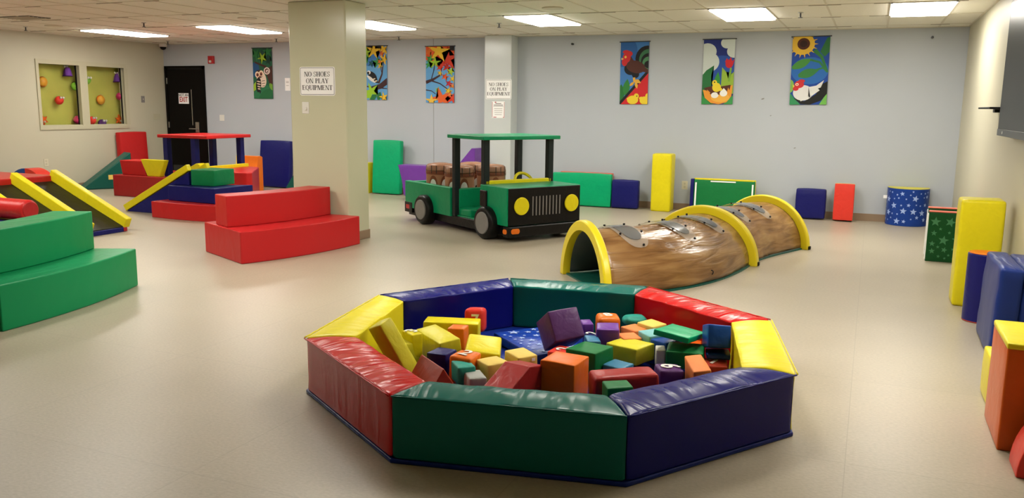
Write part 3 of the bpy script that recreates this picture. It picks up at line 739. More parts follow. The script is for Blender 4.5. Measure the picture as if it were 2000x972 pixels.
# hen and sunflower
petals = []
for i in range(18):
    a = 2 * PI * i / 18; petals.append(((230, 185, 60), [(.28 + .2 * math.cos(a - .22), 1.78 + .2 * math.sin(a - .22)), (.28 + .42 * math.cos(a), 1.78 + .42 * math.sin(a) * .98), (.28 + .2 * math.cos(a + .22), 1.78 + .2 * math.sin(a + .22))]))
hen = [((40, 105, 185), ell(.5, 1.0, .5, .4)), ((45, 110, 60), [(.92, 1.95), (.75, 1.55), (.88, 1.4), (1.05, 1.6), (1.05, 2)]), ((50, 120, 60), line([(.6, 1.6), (.8, 1.4), (.98, .95)], .12, .05)), ((70, 140, 60), blade(.02, 1.08, .55, 1.35, .24)), ((50, 120, 70), line([(.5, 1.32), (.75, 1.25), (.95, 1.0)], .06)), ((55, 125, 65), blade(.2, .85, .75, 1.02, .26)), ((55, 125, 65), line([(.6, 1.0), (.85, 1.08), (.98, .95)], .05))] + petals + [((230, 185, 60), ell(.28, 1.78, .32, .31)), ((80, 38, 22), ell(.3, 1.79, .17, .17)), ((50, 22, 16), ell(.3, 1.79, .1, .1)),
       ((130, 180, 80), ell(-.02, .55, .12, .2)), ((50, 140, 90), [(0, 0), (0, .35), (.2, .1), (.3, 0)]), ((110, 180, 80), [(1, 0), (1, .35), (.8, .0)]), ((15, 15, 15), [(.1, .2), (.4, .1), (.7, .3), (.85, .6), (1.02, .7), (1.02, .35), (.85, .12), (.55, 0), (.3, .02)]),
       ((225, 225, 225), ell(.35, .35, .27, .23)), ((225, 225, 225), [(.15, .55), (.5, .52), (.7, .56), (.9, .72), (.82, .5), (.75, .48), (.8, .42), (.6, .26), (.5, .25), (.56, .2), (.3, .1)]), ((205, 45, 50), ell(.24, .6, .13, .11)), ((205, 45, 50), ell(.15, .48, .08, .07)), ((205, 45, 50), ell(.3, .7, .09, .05)), ((240, 220, 200), ell(.18, .6, .045, .04)), ((200, 40, 45), ell(.18, .6, .022, .02)), ((235, 200, 80), [(.06, .6), (.12, .56), (.08, .5)])]
banner(-1.088, -.607, 1.554, 2.465, (25, 70, 160), hen, 'tall banner of a white hen under a sunflower, nearest the right wall', -.012)

# ---- toys stuck on the sheet behind the window
def toy(kind, col, y, z, label, group=None):
    t = thing('suction_toy', label, 'toy', (XL - .215, y, z), 0, group, rot=(0, 0, PI / 2)); t.scale = (1.15, 1.15, 1.15)   # faces -y locally => +x world
    d = .012
    if kind == 'burger':
        link('toy_body', xf(lathe_bm([(.02, 0), (.062, .0), (.07, .012), (.06, .03), (.035, .045), (.004, .05)], 24), (0, -d, 0), (PI / 2, 0, 0)), col, t)
        link('toy_band', xf(lathe_bm([(.070, 0), (.076, .006), (.070, .014)], 24, False), (0, -d, 0), (PI / 2, 0, 0)), 'dorange', t)
    elif kind == 'bell':
        link('toy_body', xf(lathe_bm([(.075, -.08), (.062, -.06), (.05, 0), (.03, .045), (.01, .06)], 20), (.01, -.05, 0)), col, t)
        for sx in (-1, 1): link('toy_eye', xf(lathe_bm([(.001, -.016), (.012, -.01), (.016, 0), (.012, .01), (.001, .016)], 12), (sx * .02 - .02, -.06, .062)), 'num', t)
    elif kind == 'ball':
        link('toy_body', xf(lathe_bm([(.001, -.062), (.03, -.055), (.052, -.03), (.062, 0), (.052, .03), (.03, .055), (.001, .062)], 24), (0, -.062, 0)), col, t)
        for sx in (-1, 1): link('toy_eye', xf(lathe_bm([(.001, -.018), (.013, -.012), (.018, 0), (.013, .012), (.001, .018)], 12), (sx * .022 + .012, -.112, .038)), 'num', t)
    else:
        link('toy_body', prism_bm(star_pts(0, 0, .085, .2, 6, .5), -.04, -.012, .006, 2, axis='y'), col, t)
        link('toy_eye', xf(lathe_bm([(.001, -.018), (.013, -.012), (.018, 0), (.013, .012), (.001, .018)], 12), (.01, -.045, -.02)), 'num', t)
    return t
for kind, col, y, z, l in (
    ('bell', 'violet', 10.37, 1.985, 'purple bell-shaped toy at the top of the left window pane'), ('burger', 'amber', 9.93, 1.79, 'round orange toy at the upper left of the left window pane'),
    ('ball', 'lime', 10.50, 1.73, 'green round toy at the right edge of the left window pane'), ('ball', 'scarlet', 10.17, 1.49, 'red round toy with eyes in the middle of the left window pane'),
    ('ball', 'magenta', 10.50, 1.165, 'pink round toy at the bottom right of the left window pane'), ('star', 'dorange', 9.87, 1.16, 'orange spiky toy at the bottom left of the left window pane'),
    ('ball', 'lime', 10.74, 1.84, 'green toy at the left edge of the right window pane'), ('bell', 'violet', 11.40, 1.92, 'purple bell-shaped toy at the top right of the right window pane'),
    ('burger', 'amber', 11.05, 1.51, 'round orange toy in the middle of the right window pane'), ('ball', 'magenta', 11.43, 1.575, 'pink round toy at the right edge of the right window pane'),
    ('ball', 'scarlet', 10.79, 1.15, 'red toy at the bottom left of the right window pane'), ('star', 'dorange', 11.42, 1.16, 'orange spiky toy at the bottom right of the right window pane'),
    ('ball', 'purple', 11.00, 1.10, 'dark toy at the bottom middle of the right window pane')):
    toy(kind, col, y, z, l, 'toys behind the window')
# ================================================================ PLAY PIT
def wrinkled(name, col, rough=.30, s=1.0, st=.75):
    """slack glossy cover: cross folds on the top face only, sides lie taut"""
    m, nt, b = nodes_of(name)
    N, L = nt.nodes, nt.links
    tc = N.new('ShaderNodeTexCoord')
    mp = N.new('ShaderNodeMapping'); mp.inputs['Scale'].default_value = (9 * s, 2.2 * s, 2.2 * s); mp.inputs['Rotation'].default_value = (0, 0, .35)
    L.new(tc.outputs['Object'], mp.inputs[0])
    n1 = N.new('ShaderNodeTexNoise'); n1.inputs['Scale'].default_value = 1.0; n1.inputs['Detail'].default_value = 2.5; n1.inputs['Distortion'].default_value = 1.4
    L.new(mp.outputs[0], n1.inputs['Vector'])
    ge = N.new('ShaderNodeNewGeometry'); sp = N.new('ShaderNodeSeparateXYZ'); L.new(ge.outputs['True Normal'], sp.inputs[0])
    mr = N.new('ShaderNodeMapRange'); mr.inputs[1].default_value = .3; mr.inputs[2].default_value = .9; mr.inputs[3].default_value = .12; mr.inputs[4].default_value = st
    L.new(sp.outputs[2], mr.inputs[0])
    bp = N.new('ShaderNodeBump'); bp.inputs['Distance'].default_value = .035
    L.new(mr.outputs[0], bp.inputs['Strength']); L.new(n1.outputs['Fac'], bp.inputs['Height']); L.new(bp.outputs['Normal'], b.inputs['Normal'])
    b.inputs['Base Color'].default_value = (*col, 1); b.inputs['Roughness'].default_value = rough; b.inputs['Specular IOR Level'].default_value = .15
    return m
M['w_green'] = wrinkled('cover_dark_green', (0.003, 0.125, 0.105), .27, .5, .6)
M['w_navy'] = wrinkled('cover_navy', (0.004, 0.006, 0.15), .26, .5, .6)
M['w_red'] = wrinkled('cover_red', (0.52, 0.007, 0.008), .22, .7, .75)
M['w_yellow'] = wrinkled('cover_yellow', (0.74, 0.64, 0.012), .32, .55, .5)
M['w_bench_green'] = wrinkled('cover_bench_green', (0.006, 0.24, 0.085), .34, .8, .25)
M['w_bench_red'] = wrinkled('cover_bench_red', (0.50, 0.020, 0.022), .34, .8, .2)
M['w_royal'] = wrinkled('cover_royal', (0.012, 0.03, 0.17), .34, .9, .6)

M['pit_blue'] = vinyl('vinyl_pit_blue', (0.006, 0.022, 0.20))
M['pad_blue'] = vinyl('vinyl_pad_blue', (0.010, 0.05, 0.36))
OUT = [(-.789, 3.048), (-1.751, 2.859), (-2.600, 3.426), (-2.785, 4.441), (-2.256, 5.282), (-1.313, 5.445), (-.455, 4.876), (-.233, 3.882)]
INN = [(-.934, 3.248), (-1.701, 3.079), (-2.380, 3.560), (-2.562, 4.360), (-2.124, 5.043), (-1.334, 5.175), (-.654, 4.725), (-.480, 3.900)]
def bolster(i, mat, label):
    a, b = Vector(OUT[i]), Vector(OUT[(i + 1) % 8]); c, d = Vector(INN[(i + 1) % 8]), Vector(INN[i])
    mid = (a + b + c + d) / 4; dx = (b - a).normalized(); ang = math.atan2(dx.y, dx.x)
    z0, z1 = .021, .305
    bm = soft_box(1, 1, 1, r=.035, puff=0, wob=0, n=22)
    loc = lambda v: (Vector((v.x, v.y)) - mid)
    ca, sa = math.cos(-ang), math.sin(-ang)
    def rl(v): return Vector((v.x * ca - v.y * sa, v.x * sa + v.y * ca))
    A, B, D, E_ = rl(loc(a)), rl(loc(b)), rl(loc(d)), rl(loc(c))
    g = .003
    for v in bm.verts:
        s, t, h = v.co.x + .5, v.co.y + .5, v.co.z + .5
        s = .003 + .994 * s
        p = (A * (1 - s) + B * s) * (1 - t) + (D * (1 - s) + E_ * s) * t
        top = max(0, (h - .9) * 10)
        wr = .006 * noise.noise(Vector((p.x * 10 + p.y * 6, p.y * 4, i * 7.3))) 
        puff = .010 * math.sin(PI * min(1, max(0, t)))
        z = z0 + (z1 - z0) * h + top * (puff - .008 + wr)
        side = .006 * math.sin(PI * h) * (1 if t > .98 else (-1 if t < .02 else 0))
        v.co = (p.x, p.y + side, z)
    t = link('pit_bolster', bm, mat, wn=False, loc=(mid.x, mid.y, 0), rot=(0, 0, ang))
    tag(t, label, 'foam bolster', 'bolsters round the block pit')
    pts = []
    for s in range(0, 41):
        q = A + (B - A) * (.006 + .988 * s / 40); pts.append((q.x, q.y + .006, z1 - .010 + .0006 * math.sin(s * 1.9)))
    link('piping', tube_bm(pts, .0042, 6), mat, t, wn=False)
    return t
bolster(0, 'w_green', 'dark green bolster at the front of the block pit')
bolster(1, 'w_red', 'red bolster at the front left of the block pit')
bolster(2, 'w_yellow', 'yellow bolster at the left of the block pit')
bolster(3, 'w_navy', 'navy bolster at the back left of the block pit')
bolster(4, 'w_green', 'dark green bolster at the back of the block pit, nearest the log tunnel')
bolster(5, 'w_red', 'red bolster at the back right of the block pit')
bolster(6, 'w_yellow', 'yellow bolster at the right of the block pit')
bolster(7, 'w_navy', 'navy bolster at the front right of the block pit')
cx = sum(p[0] for p in OUT) / 8; cy = sum(p[1] for p in OUT) / 8
o = link('pit_mat', prism_bm([(cx + (x - cx) * 1.003, cy + (y - cy) * 1.003) for x, y in OUT], 0, .020, .006, 2), 'pit_blue')
tag(o, 'blue floor mat under the ring of bolsters, edged in navy', 'mat')

# ---- the blocks inside. id, colour, centre, tilt in degrees, size
BLOCKS = [
 ('Y1', 'yellow', [-2.261, 4.415, 0.117], [-1.1, 0.9, 19.0], [0.337, 0.154, 0.164]),
 ('R1', 'red', [-2.193, 4.606, 0.164], [-8.7, -1.2, 17.2], [0.125, 0.147, 0.147]),
 ('O1', 'orange', [-2.144, 4.266, 0.135], [-0.6, -0.8, 8.7], [0.104, 0.109, 0.146]),
 ('Y2', 'yellow', [-2.189, 4.116, 0.12], [8.4, -0.1, -38.7], [0.354, 0.131, 0.161]),
 ('Y3', 'yellow', [-2.286, 3.974, 0.161], [-0.6, -0.5, 58.9], [0.072, 0.124, 0.143]),
 ('Y4', 'yellow', [-2.332, 3.937, 0.109], [0.5, -0.5, 56.7], [0.15, 0.158, 0.156]),
 ('N1', 'navy', [-2.051, 3.885, 0.102], [-0.0, -0.7, -3.0], [0.123, 0.129, 0.147]),
 ('O2', 'orange', [-1.896, 3.854, 0.11], [1.8, 0.6, 89.6], [0.143, 0.132, 0.155]),
 ('Y5', 'yellow', [-1.903, 4.092, 0.117], [4.4, 5.3, 21.9], [0.195, 0.282, 0.135]),
 ('Y6', 'sand', [-1.657, 4.05, 0.103], [1.6, -0.6, 53.7], [0.125, 0.153, 0.14]),
 ('Y7', 'sand', [-1.739, 3.865, 0.1], [-0.1, -1.2, 54.2], [0.129, 0.135, 0.138]),
 ('T1', 'teal', [-1.862, 3.765, 0.113], [0.8, -0.2, 42.9], [0.099, 0.132, 0.102]),
 ('W1', 'grey', [-1.77, 3.711, 0.084], [2.1, 0.5, 41.1], [0.094, 0.132, 0.103]),
 ('O3', 'orange', [-1.34, 3.861, 0.133], [0.1, 0.9, 85.0], [0.192, 0.193, 0.205]),
 ('G1', 'green', [-1.321, 4.216, 0.141], [-1.1, 0.3, 76.1], [0.197, 0.19, 0.118]),
 ('R4', 'red', [-1.477, 4.229, 0.097], [0.0, -1.0, 81.0], [0.144, 0.13, 0.132]),
 ('P1', 'purple', [-1.561, 4.407, 0.225], [-32.2, -4.2, 45.8], [0.188, 0.205, 0.182]),
 ('P2', 'violet', [-1.507, 4.73, 0.152], [1.2, 0.4, 28.9], [0.07, 0.117, 0.1]),
 ('O4', 'orange', [-1.413, 4.864, 0.135], [0.1, -0.7, 22.6], [0.139, 0.152, 0.169]),
 ('P3', 'violet', [-1.347, 4.638, 0.154], [1.9, -0.2, 16.8], [0.135, 0.154, 0.121]),
 ('T2', 'teal', [-1.294, 5.051, 0.158], [-0.0, 0.4, 30.7], [0.135, 0.097, 0.056]),
 ('Y8', 'sand', [-1.141, 4.88, 0.117], [1.6, -1.0, 60.2], [0.128, 0.135, 0.168]),
 ('O5', 'lorange', [-1.229, 4.819, 0.104], [1.2, -0.8, 56.6], [0.121, 0.135, 0.146]),
 ('O6', 'lorange', [-1.223, 4.655, 0.099], [0.1, 0.3, 37.8], [0.119, 0.131, 0.139]),
 ('A1', 'aqua', [-1.089, 4.692, 0.115], [1.7, -2.3, 46.2], [0.126, 0.132, 0.16]),
 ('B1', 'blue', [-0.998, 4.643, 0.104], [1.2, 0.5, 66.0], [0.157, 0.123, 0.147]),
 ('G2', 'green', [-0.903, 4.547, 0.243], [5.3, 5.8, 80.5], [0.277, 0.21, 0.037]),
 ('B2', 'blue', [-0.702, 4.547, 0.25], [-16.3, 3.1, 22.3], [0.128, 0.151, 0.128]),
 ('N2', 'navy', [-0.689, 4.543, 0.153], [0.0, -0.1, 13.8], [0.131, 0.135, 0.033]),
 ('G3', 'green', [-0.854, 4.486, 0.136], [2.0, -0.8, 7.3], [0.203, 0.185, 0.101]),
 ('W2', 'white', [-0.991, 4.477, 0.1], [0.5, -1.0, 16.2], [0.057, 0.107, 0.139]),
 ('Y9', 'yellow', [-1.178, 4.526, 0.111], [-0.7, 0.2, 69.7], [0.186, 0.215, 0.101]),
 ('TB1', 'steel', [-1.158, 4.209, 0.081], [0.9, -0.5, 74.4], [0.128, 0.126, 0.1]),
 ('R5', 'red', [-1.023, 3.828, 0.137], [-0.7, -1.9, 31.1], [0.322, 0.152, 0.158]),
 ('G4', 'green2', [-0.993, 3.618, 0.128], [0.5, -1.3, 32.2], [0.126, 0.112, 0.192]),
 ('P4', 'purple9', [-0.882, 4.197, 0.093], [-0.5, 1.8, 28.0], [0.131, 0.128, 0.121]),
 ('O8', 'orange2', [-0.733, 4.211, 0.121], [6.5, -6.1, 24.3], [0.094, 0.209, 0.151]),
 ('R6', 'red', [-0.696, 4.459, 0.08], [-0.0, 0.0, 10.7], [0.149, 0.15, 0.1]),
 ('N3', 'navy9', [-1.438, 4.633, 0.093], [1.2, -0.4, 60.3], [0.068, 0.114, 0.125]),
 ('S1', 'steel', [-1.402, 4.513, 0.1], [1.5, 2.2, 27.4], [0.084, 0.122, 0.133]),
 ('O7', 'dorange', [-0.868, 4.726, 0.092], [0.3, -2.3, 7.4], [0.116, 0.106, 0.12]),
 ('PAD', 'stars', [-1.765, 4.61, 0.055], [0.0, 0.0, -40.0], [0.55, 0.36, 0.06]),
 ('YL', 'yellow', [-2.257, 3.733, 0.2], [-22.3, -18.8, 75.0], [0.093, 0.117, 0.325]),
]
BL = {
 'Y1': ('yellow', 'long yellow block standing along the back left of the pit'),
 'R1': ('scarlet', 'red block with a white numeral behind the long yellow block'),
 'O1': ('orange', 'small orange block between the long yellow block and the large tilted yellow block'),
 'Y2': ('lemon', 'large tilted yellow block left of the small orange block'),
 'Y3': ('yellow', 'yellow block with a pale numeral on top at the left end of the pit'),
 'Y4': ('lemon', 'yellow block behind the leaning yellow wedge at the left of the pit'),
 'N1': ('navy', 'navy cube in front of the large tilted yellow block'),
 'O2': ('orange', 'small orange cube with a white numeral lying sideways, right of the navy cube'),
 'Y5': ('yellow', 'bright yellow block sloping gently to the front, behind the orange numbered cube'),
 'Y6': ('sand', 'pale yellow cube with a white label, at the edge of the starry pad'),
 'Y7': ('sand', 'pale yellow cube between the orange numbered cube and the sloping red block'),
 'T1': ('teal', 'small teal block beside the red tent block'),
 'W1': ('grey', 'small grey block in front of the small teal block'),
 'O3': ('orange', 'large orange cube at the front centre of the pit'),
 'G1': ('bgreen', 'green block behind the large orange cube'),
 'R4': ('scarlet', 'red block with a white numeral under the big purple cube'),
 'P1': ('purple', 'big purple cube tipped on its corner on top of the heap'),
 'P2': ('violet', 'small violet block at the back, right of the big purple cube'),
 'O4': ('orange', 'orange cube with a white numeral against the back green bolster'),
 'P3': ('violet', 'flat violet block in front of the orange cube at the back'),
 'T2': ('teal', 'rounded teal cushion against the back red bolster'),
 'Y8': ('sand', 'pale yellow block right of the teal cushion'),
 'O5': ('lorange', 'soft orange block between the violet block and the pale yellow block'),
 'O6': ('lorange', 'small soft orange block behind the large yellow centre block'),
 'A1': ('aqua', 'pale aqua block left of the blue block'),
 'B1': ('blue', 'blue block between the aqua block and the long flat green block'),
 'G2': ('mint', 'long flat bright green board along the back red bolster'),
 'B2': ('blue', 'blue cube leaning against the right yellow bolster'),
 'N2': ('royal', 'dark blue block under the leaning blue cube'),
 'G3': ('bgreen', 'green block right of centre, beside the soft orange wedge'),
 'W2': ('white', 'cream block squeezed between the large yellow block and the right green block'),
 'Y9': ('lemon', 'large yellow block in the centre of the pit'),
 'TB1': ('steel', 'steel blue block below the large yellow centre block'),
 'R5': ('dred', 'long red block lying at the front right of the pit'),
 'G4': ('bgreen', 'small green block in front of the long red block'),
 'P4': ('purple', 'dark purple cube with a white numeral, right of the long red block'),
 'O8': ('lorange', 'orange block standing right of the dark purple numbered cube'),
 'R6': ('brick', 'flat red block with a white numeral at the right end of the pit'),
 'N3': ('navy', 'small navy block with a white numeral in front of the violet block'),
 'S1': ('steel', 'small steel blue block behind the right green block, below the small numbered navy block'),
 'O7': ('dorange', 'burnt orange block mostly hidden under the long flat green board'),
 'PAD': ('pad_blue', 'blue foam pad printed with pale stars beside the big purple cube'),
 'YL': ('lemon', 'yellow foam wedge leaning on the left end of the pit'),
}
NUM = {'R1': ('7', 'f', 0, .10), 'O2': ('2', 't', -100, .12), 'Y3': ('3', 't', 40, .10), 'R4': ('2', 't', 30, .10), 'O4': ('8', 't', 20, .10), 'P4': ('6', 't', -90, .14), 'R6': ('7', 't', 0, .12), 'N3': ('2', 't', 30, .10)}
def pit_blocks():
    for i, (k, _, loc, rot, size) in enumerate(BLOCKS):
        mat, label = BL[k]
        s = [v - .004 for v in size]
        soft = {'T2': (.026, .012), 'G2': (.006, .001), 'O2': (.016, .005), 'R1': (.02, .005), 'O4': (.02, .006), 'R5': (.018, .006), 'Y5': (.014, .004), 'P4': (.012, .004)}.get(k, (.007, .003))
        bm = soft_box(*s, r=soft[0], puff=soft[1], wob=.0025 if k != 'PAD' else 0, seed=i + 1, n=5)
        o = link('foam_block' if k not in ('PAD', 'YL', 'T2') else {'PAD': 'star_pad', 'YL': 'foam_wedge', 'T2': 'foam_cushion'}[k], bm, mat, wn=False, loc=loc, rot=[R(a) for a in rot])
        tag(o, label, 'foam block', 'foam blocks heaped in the pit')
        if k in NUM:
            ch, f, a, sz = NUM[k]
            if f == 't': text_obj('numeral', ch, sz, 'num', o, (0, 0, s[2] / 2 + .006), (0, 0, R(a)), .001)
            else: text_obj('numeral', ch, sz, 'num', o, (.006, -s[1] / 2 - .006, .0), (PI / 2, 0, R(a)), .001)
        if k == 'PAD':
            fl = star_field(s[0] - .03, s[1] - .03, 5, .042)
            link('star_print', star_bm(fl, lambda x, y: (x - s[0] / 2 + .015, y - s[1] / 2 + .015, s[2] / 2 + .0045)), 'star', o, smooth=False)
        if k == 'Y6':
            link('care_label', xf(bxb(-.010, .010, -.001, .001, -.008, .008, 0), (.03, -s[1] / 2 - .006, s[2] / 2 - .02)), 'paper', o, smooth=False)
pit_blocks()
# pieces of other shapes among the blocks
bm = prism_bm([(-.105, 0), (.105, 0), (0, .165)], -.14, .14, .008, 3, axis='y')
o = link('tent_block', bm, 'brick', loc=(-1.93, 3.555, .06), rot=(0, 0, R(52))); tag(o, 'red tent-shaped block lying by the front left red bolster', 'foam block', 'foam blocks heaped in the pit')
bm = prism_bm([(-.18, 0), (.20, 0), (.20, .17), (.06, .20), (-.18, .10)], -.075, .075, .008, 3, axis='y')
o = link('sloping_block', bm, 'dred', loc=(-1.535, 3.62, .03), rot=(0, 0, R(80))); tag(o, 'long sloping red block left of the large orange cube', 'foam block', 'foam blocks heaped in the pit')

# ================================================================ CURVED BENCHES
def arc_bench(M0, nang, Rr, ha0, ha1, name_mat, label, tiers):
    n = Vector((math.cos(nang), math.sin(nang))); cen = Vector(M0) - n * Rr
    t = thing('curved_bench', label, 'bench', (M0[0], M0[1], 0), 0, 'curved two-step benches')
    def foot(r0, r1, e=0.0):
        out = []
        for k in range(17): a = nang + (ha0 + e) + (ha1 - ha0 - 2 * e) * k / 16; out.append((cen.x + r1 * math.cos(a) - M0[0], cen.y + r1 * math.sin(a) - M0[1]))
        for k in range(17): a = nang + (ha1 - e) - (ha1 - ha0 - 2 * e) * k / 16; out.append((cen.x + r0 * math.cos(a) - M0[0], cen.y + r0 * math.sin(a) - M0[1]))
        return out
    for nm, d0, d1, z0, z1, e in tiers:
        link(nm, prism_bm(foot(Rr - d1, Rr - d0, e), z0, z1, .012, 3), name_mat, t)
    return t
arc_bench((-5.149 + .965 * .09, 6.83 - .2 * .09), math.atan2(-.207, .978), 3.17, -R(14), R(14), 'w_bench_red', 'red two-step curved bench in front of the pillar',
          (('lower_step', 0, .87, 0, .304, 0), ('upper_step', .345, .62, .304, .605, .008)))
arc_bench((-5.252 + .94 * .07, 4.266 + .33 * .07), math.atan2(.237, .97), 3.7, -R(11.5), R(11.5), 'w_bench_green', 'green two-step curved bench at the left edge',
          (('lower_step', 0, .87, 0, .307, 0), ('upper_step', .32, .63, .307, .612, .006)))

# ================================================================ TOY TRUCK
def wheel(parent, loc, r=.185, w=.15):
    # axle along x, outer face towards -x
    t = thing('wheel', None, None, loc); t.parent = parent
    link('tire', xf(lathe_bm([(r - .05, 0), (r - .02, -.004), (r, .02), (r, w - .02), (r - .02, w)], 48), (0, 0, 0), (0, PI / 2, 0)), 'black', t)
    link('hub', xf(cyl_bm(r - .06, -.016, .01, 40, .006), (0, 0, 0), (0, PI / 2, 0)), 'hub', t)
def truck():
    t = thing('play_truck', 'green foam play truck with yellow headlights and a flat green roof on four black posts', 'toy truck', (-3.594, 8.345, 0), R(58.3))
    W = 1.033
    link('chassis', bxb(.04, W - .04, .02, 2.34, .06, .17, .012), 'black', t)
    link('bumper', bxb(0, W, -.015, .10, .055, .178, .02, 3), 'black', t)
    link('hood', bxb(0, W, .012, .555, .18, .605, .012, 3), 'green', t)
    g = link('front_panel', bxb(.012, W - .012, 0, .014, .185, .597, .005, 2), 'black', t)
    for i in range(9):
        x = .34 + i * .0475
        link('grille_bar', bxb(x - .007, x + .007, -.005, 0, .285, .500, .002, 1), 'hub', t)
    for x in (.178, .885):
        link('headlight', xf(cyl_bm(.099, 0, .022, 40, .008), (x, -.001, .40), (PI / 2, 0, 0)), 'yellow', t)
    for x in (.095, .955):
        bm = prism_bm(rrect(.115, .058, .026), -.020, -.012, .002, 1, axis='y'); link('turn_signal', xf(bm, (x, 0, .125)), 'orange', t)
    bm = prism_bm(rrect(.075, .055, .025), -.006, .002, .002, 1, axis='x'); link('turn_signal', xf(bm, (0, .05, .12)), 'orange', t)
    link('tail_light', bxb(-.006, .004, 2.24, 2.33, .145, .20, .003, 1), 'redpl', t)
    link('rear_band', bxb(-.004, W + .004, 2.17, 2.37, .10, .235, .008, 2), 'black', t)
    link('rear_panel', bxb(.03, W - .03, 2.28, 2.36, .235, .50, .01), 'green', t)
    for x0, x1 in ((0, .075), (W - .075, W)):
        link('bed_side', bxb(x0, x1, 1.215, 2.362, .16, .509, .010, 2), 'green', t)
    link('bed_floor', bxb(.07, W - .07, 1.215, 2.29, .17, .20, .004), 'green', t)
    link('seat_back', bxb(.075, W - .075, 1.13, 1.21, .17, .50, .012, 2), 'green', t)
    link('seat', soft_wrap(.07, W - .07, .86, 1.13, .17, .275), 'green', t)
    link('cab_floor', bxb(.05, W - .05, .55, 1.13, .17, .185, .004), 'green', t)
    link('cab_side', bxb(W - .06, W, .55, 1.20, .17, .50, .01), 'green', t)
    link('side_pad', bxb(-.022, .0, .40, .53, .36, .545, .01, 2), 'black', t)
    for x in (.058, W - .058):
        for y in (.535, 1.17): link('roof_post', bxb(x - .038, x + .038, y - .035, y + .035, .17 if y > 1 or x < .5 else .60, 1.11, .008, 2), 'charcoal', t)
    link('roof', bxb(-.031, W + .031, .437, 1.235, 1.105, 1.149, .010, 2), 'green', t)
    link('dash_bar', bxb(.04, W - .05, .50, .545, .60, .645, .008, 2), 'yellow', t)
    st = link('steering_wheel', xf(tube_bm([(.13 * math.cos(a * PI / 18), .13 * math.sin(a * PI / 18), 0) for a in range(36)], .018, 10, True), (.70, .66, .585), (R(58), 0, 0)), 'yellow', t)
    for y in (.384, 1.80):
        wheel(t, (-.079, y, .186))
        r = thing('wheel', None, None, (W + .079, y, .186), rot=(0, 0, PI)); r.parent = t
        link('tire', xf(lathe_bm([(.135, 0), (.165, -.004), (.185, .02), (.185, .13), (.165, .15)], 48), (0, 0, 0), (0, PI / 2, 0)), 'black', r)
        link('hub', xf(cyl_bm(.125, -.016, .01, 40, .006), (0, 0, 0), (0, PI / 2, 0)), 'hub', r)
    return t
def soft_wrap(x0, x1, y0, y1, z0, z1):
    bm = soft_box(x1 - x0, y1 - y0, z1 - z0, r=.02, puff=.015, wob=.006, n=10, seed=3)
    return xf(bm, ((x0 + x1) / 2, (y0 + y1) / 2, (z0 + z1) / 2))
truck()

# stump seats with cartoon eyes standing in the truck bed
def stump_mat():
    m, nt, b = nodes_of('stump_print'); N, L = nt.nodes, nt.links
    tc = N.new('ShaderNodeTexCoord'); mp = N.new('ShaderNodeMapping'); mp.inputs['Scale'].default_value = (9, 9, 1.2); L.new(tc.outputs['Object'], mp.inputs[0])
    nz = N.new('ShaderNodeTexNoise'); nz.inputs['Scale'].default_value = 1.6; nz.inputs['Detail'].default_value = 3; L.new(mp.outputs[0], nz.inputs['Vector'])
    cr = N.new('ShaderNodeValToRGB'); e = cr.color_ramp.elements; e[0].position = .36; e[0].color = (.045, .014, .008, 1); e[1].position = .44; e[1].color = (.36, .16, .085, 1)
    L.new(nz.outputs['Fac'], cr.inputs[0]); L.new(cr.outputs[0], b.inputs['Base Color']); b.inputs['Roughness'].default_value = .3
    return m
M['stump'] = stump_mat(); M['stump_band'] = vinyl('stump_band', (.20, .065, .035), .3); M['stump_top'] = vinyl('stump_top', (.30, .15, .09), .25, .5, 6)
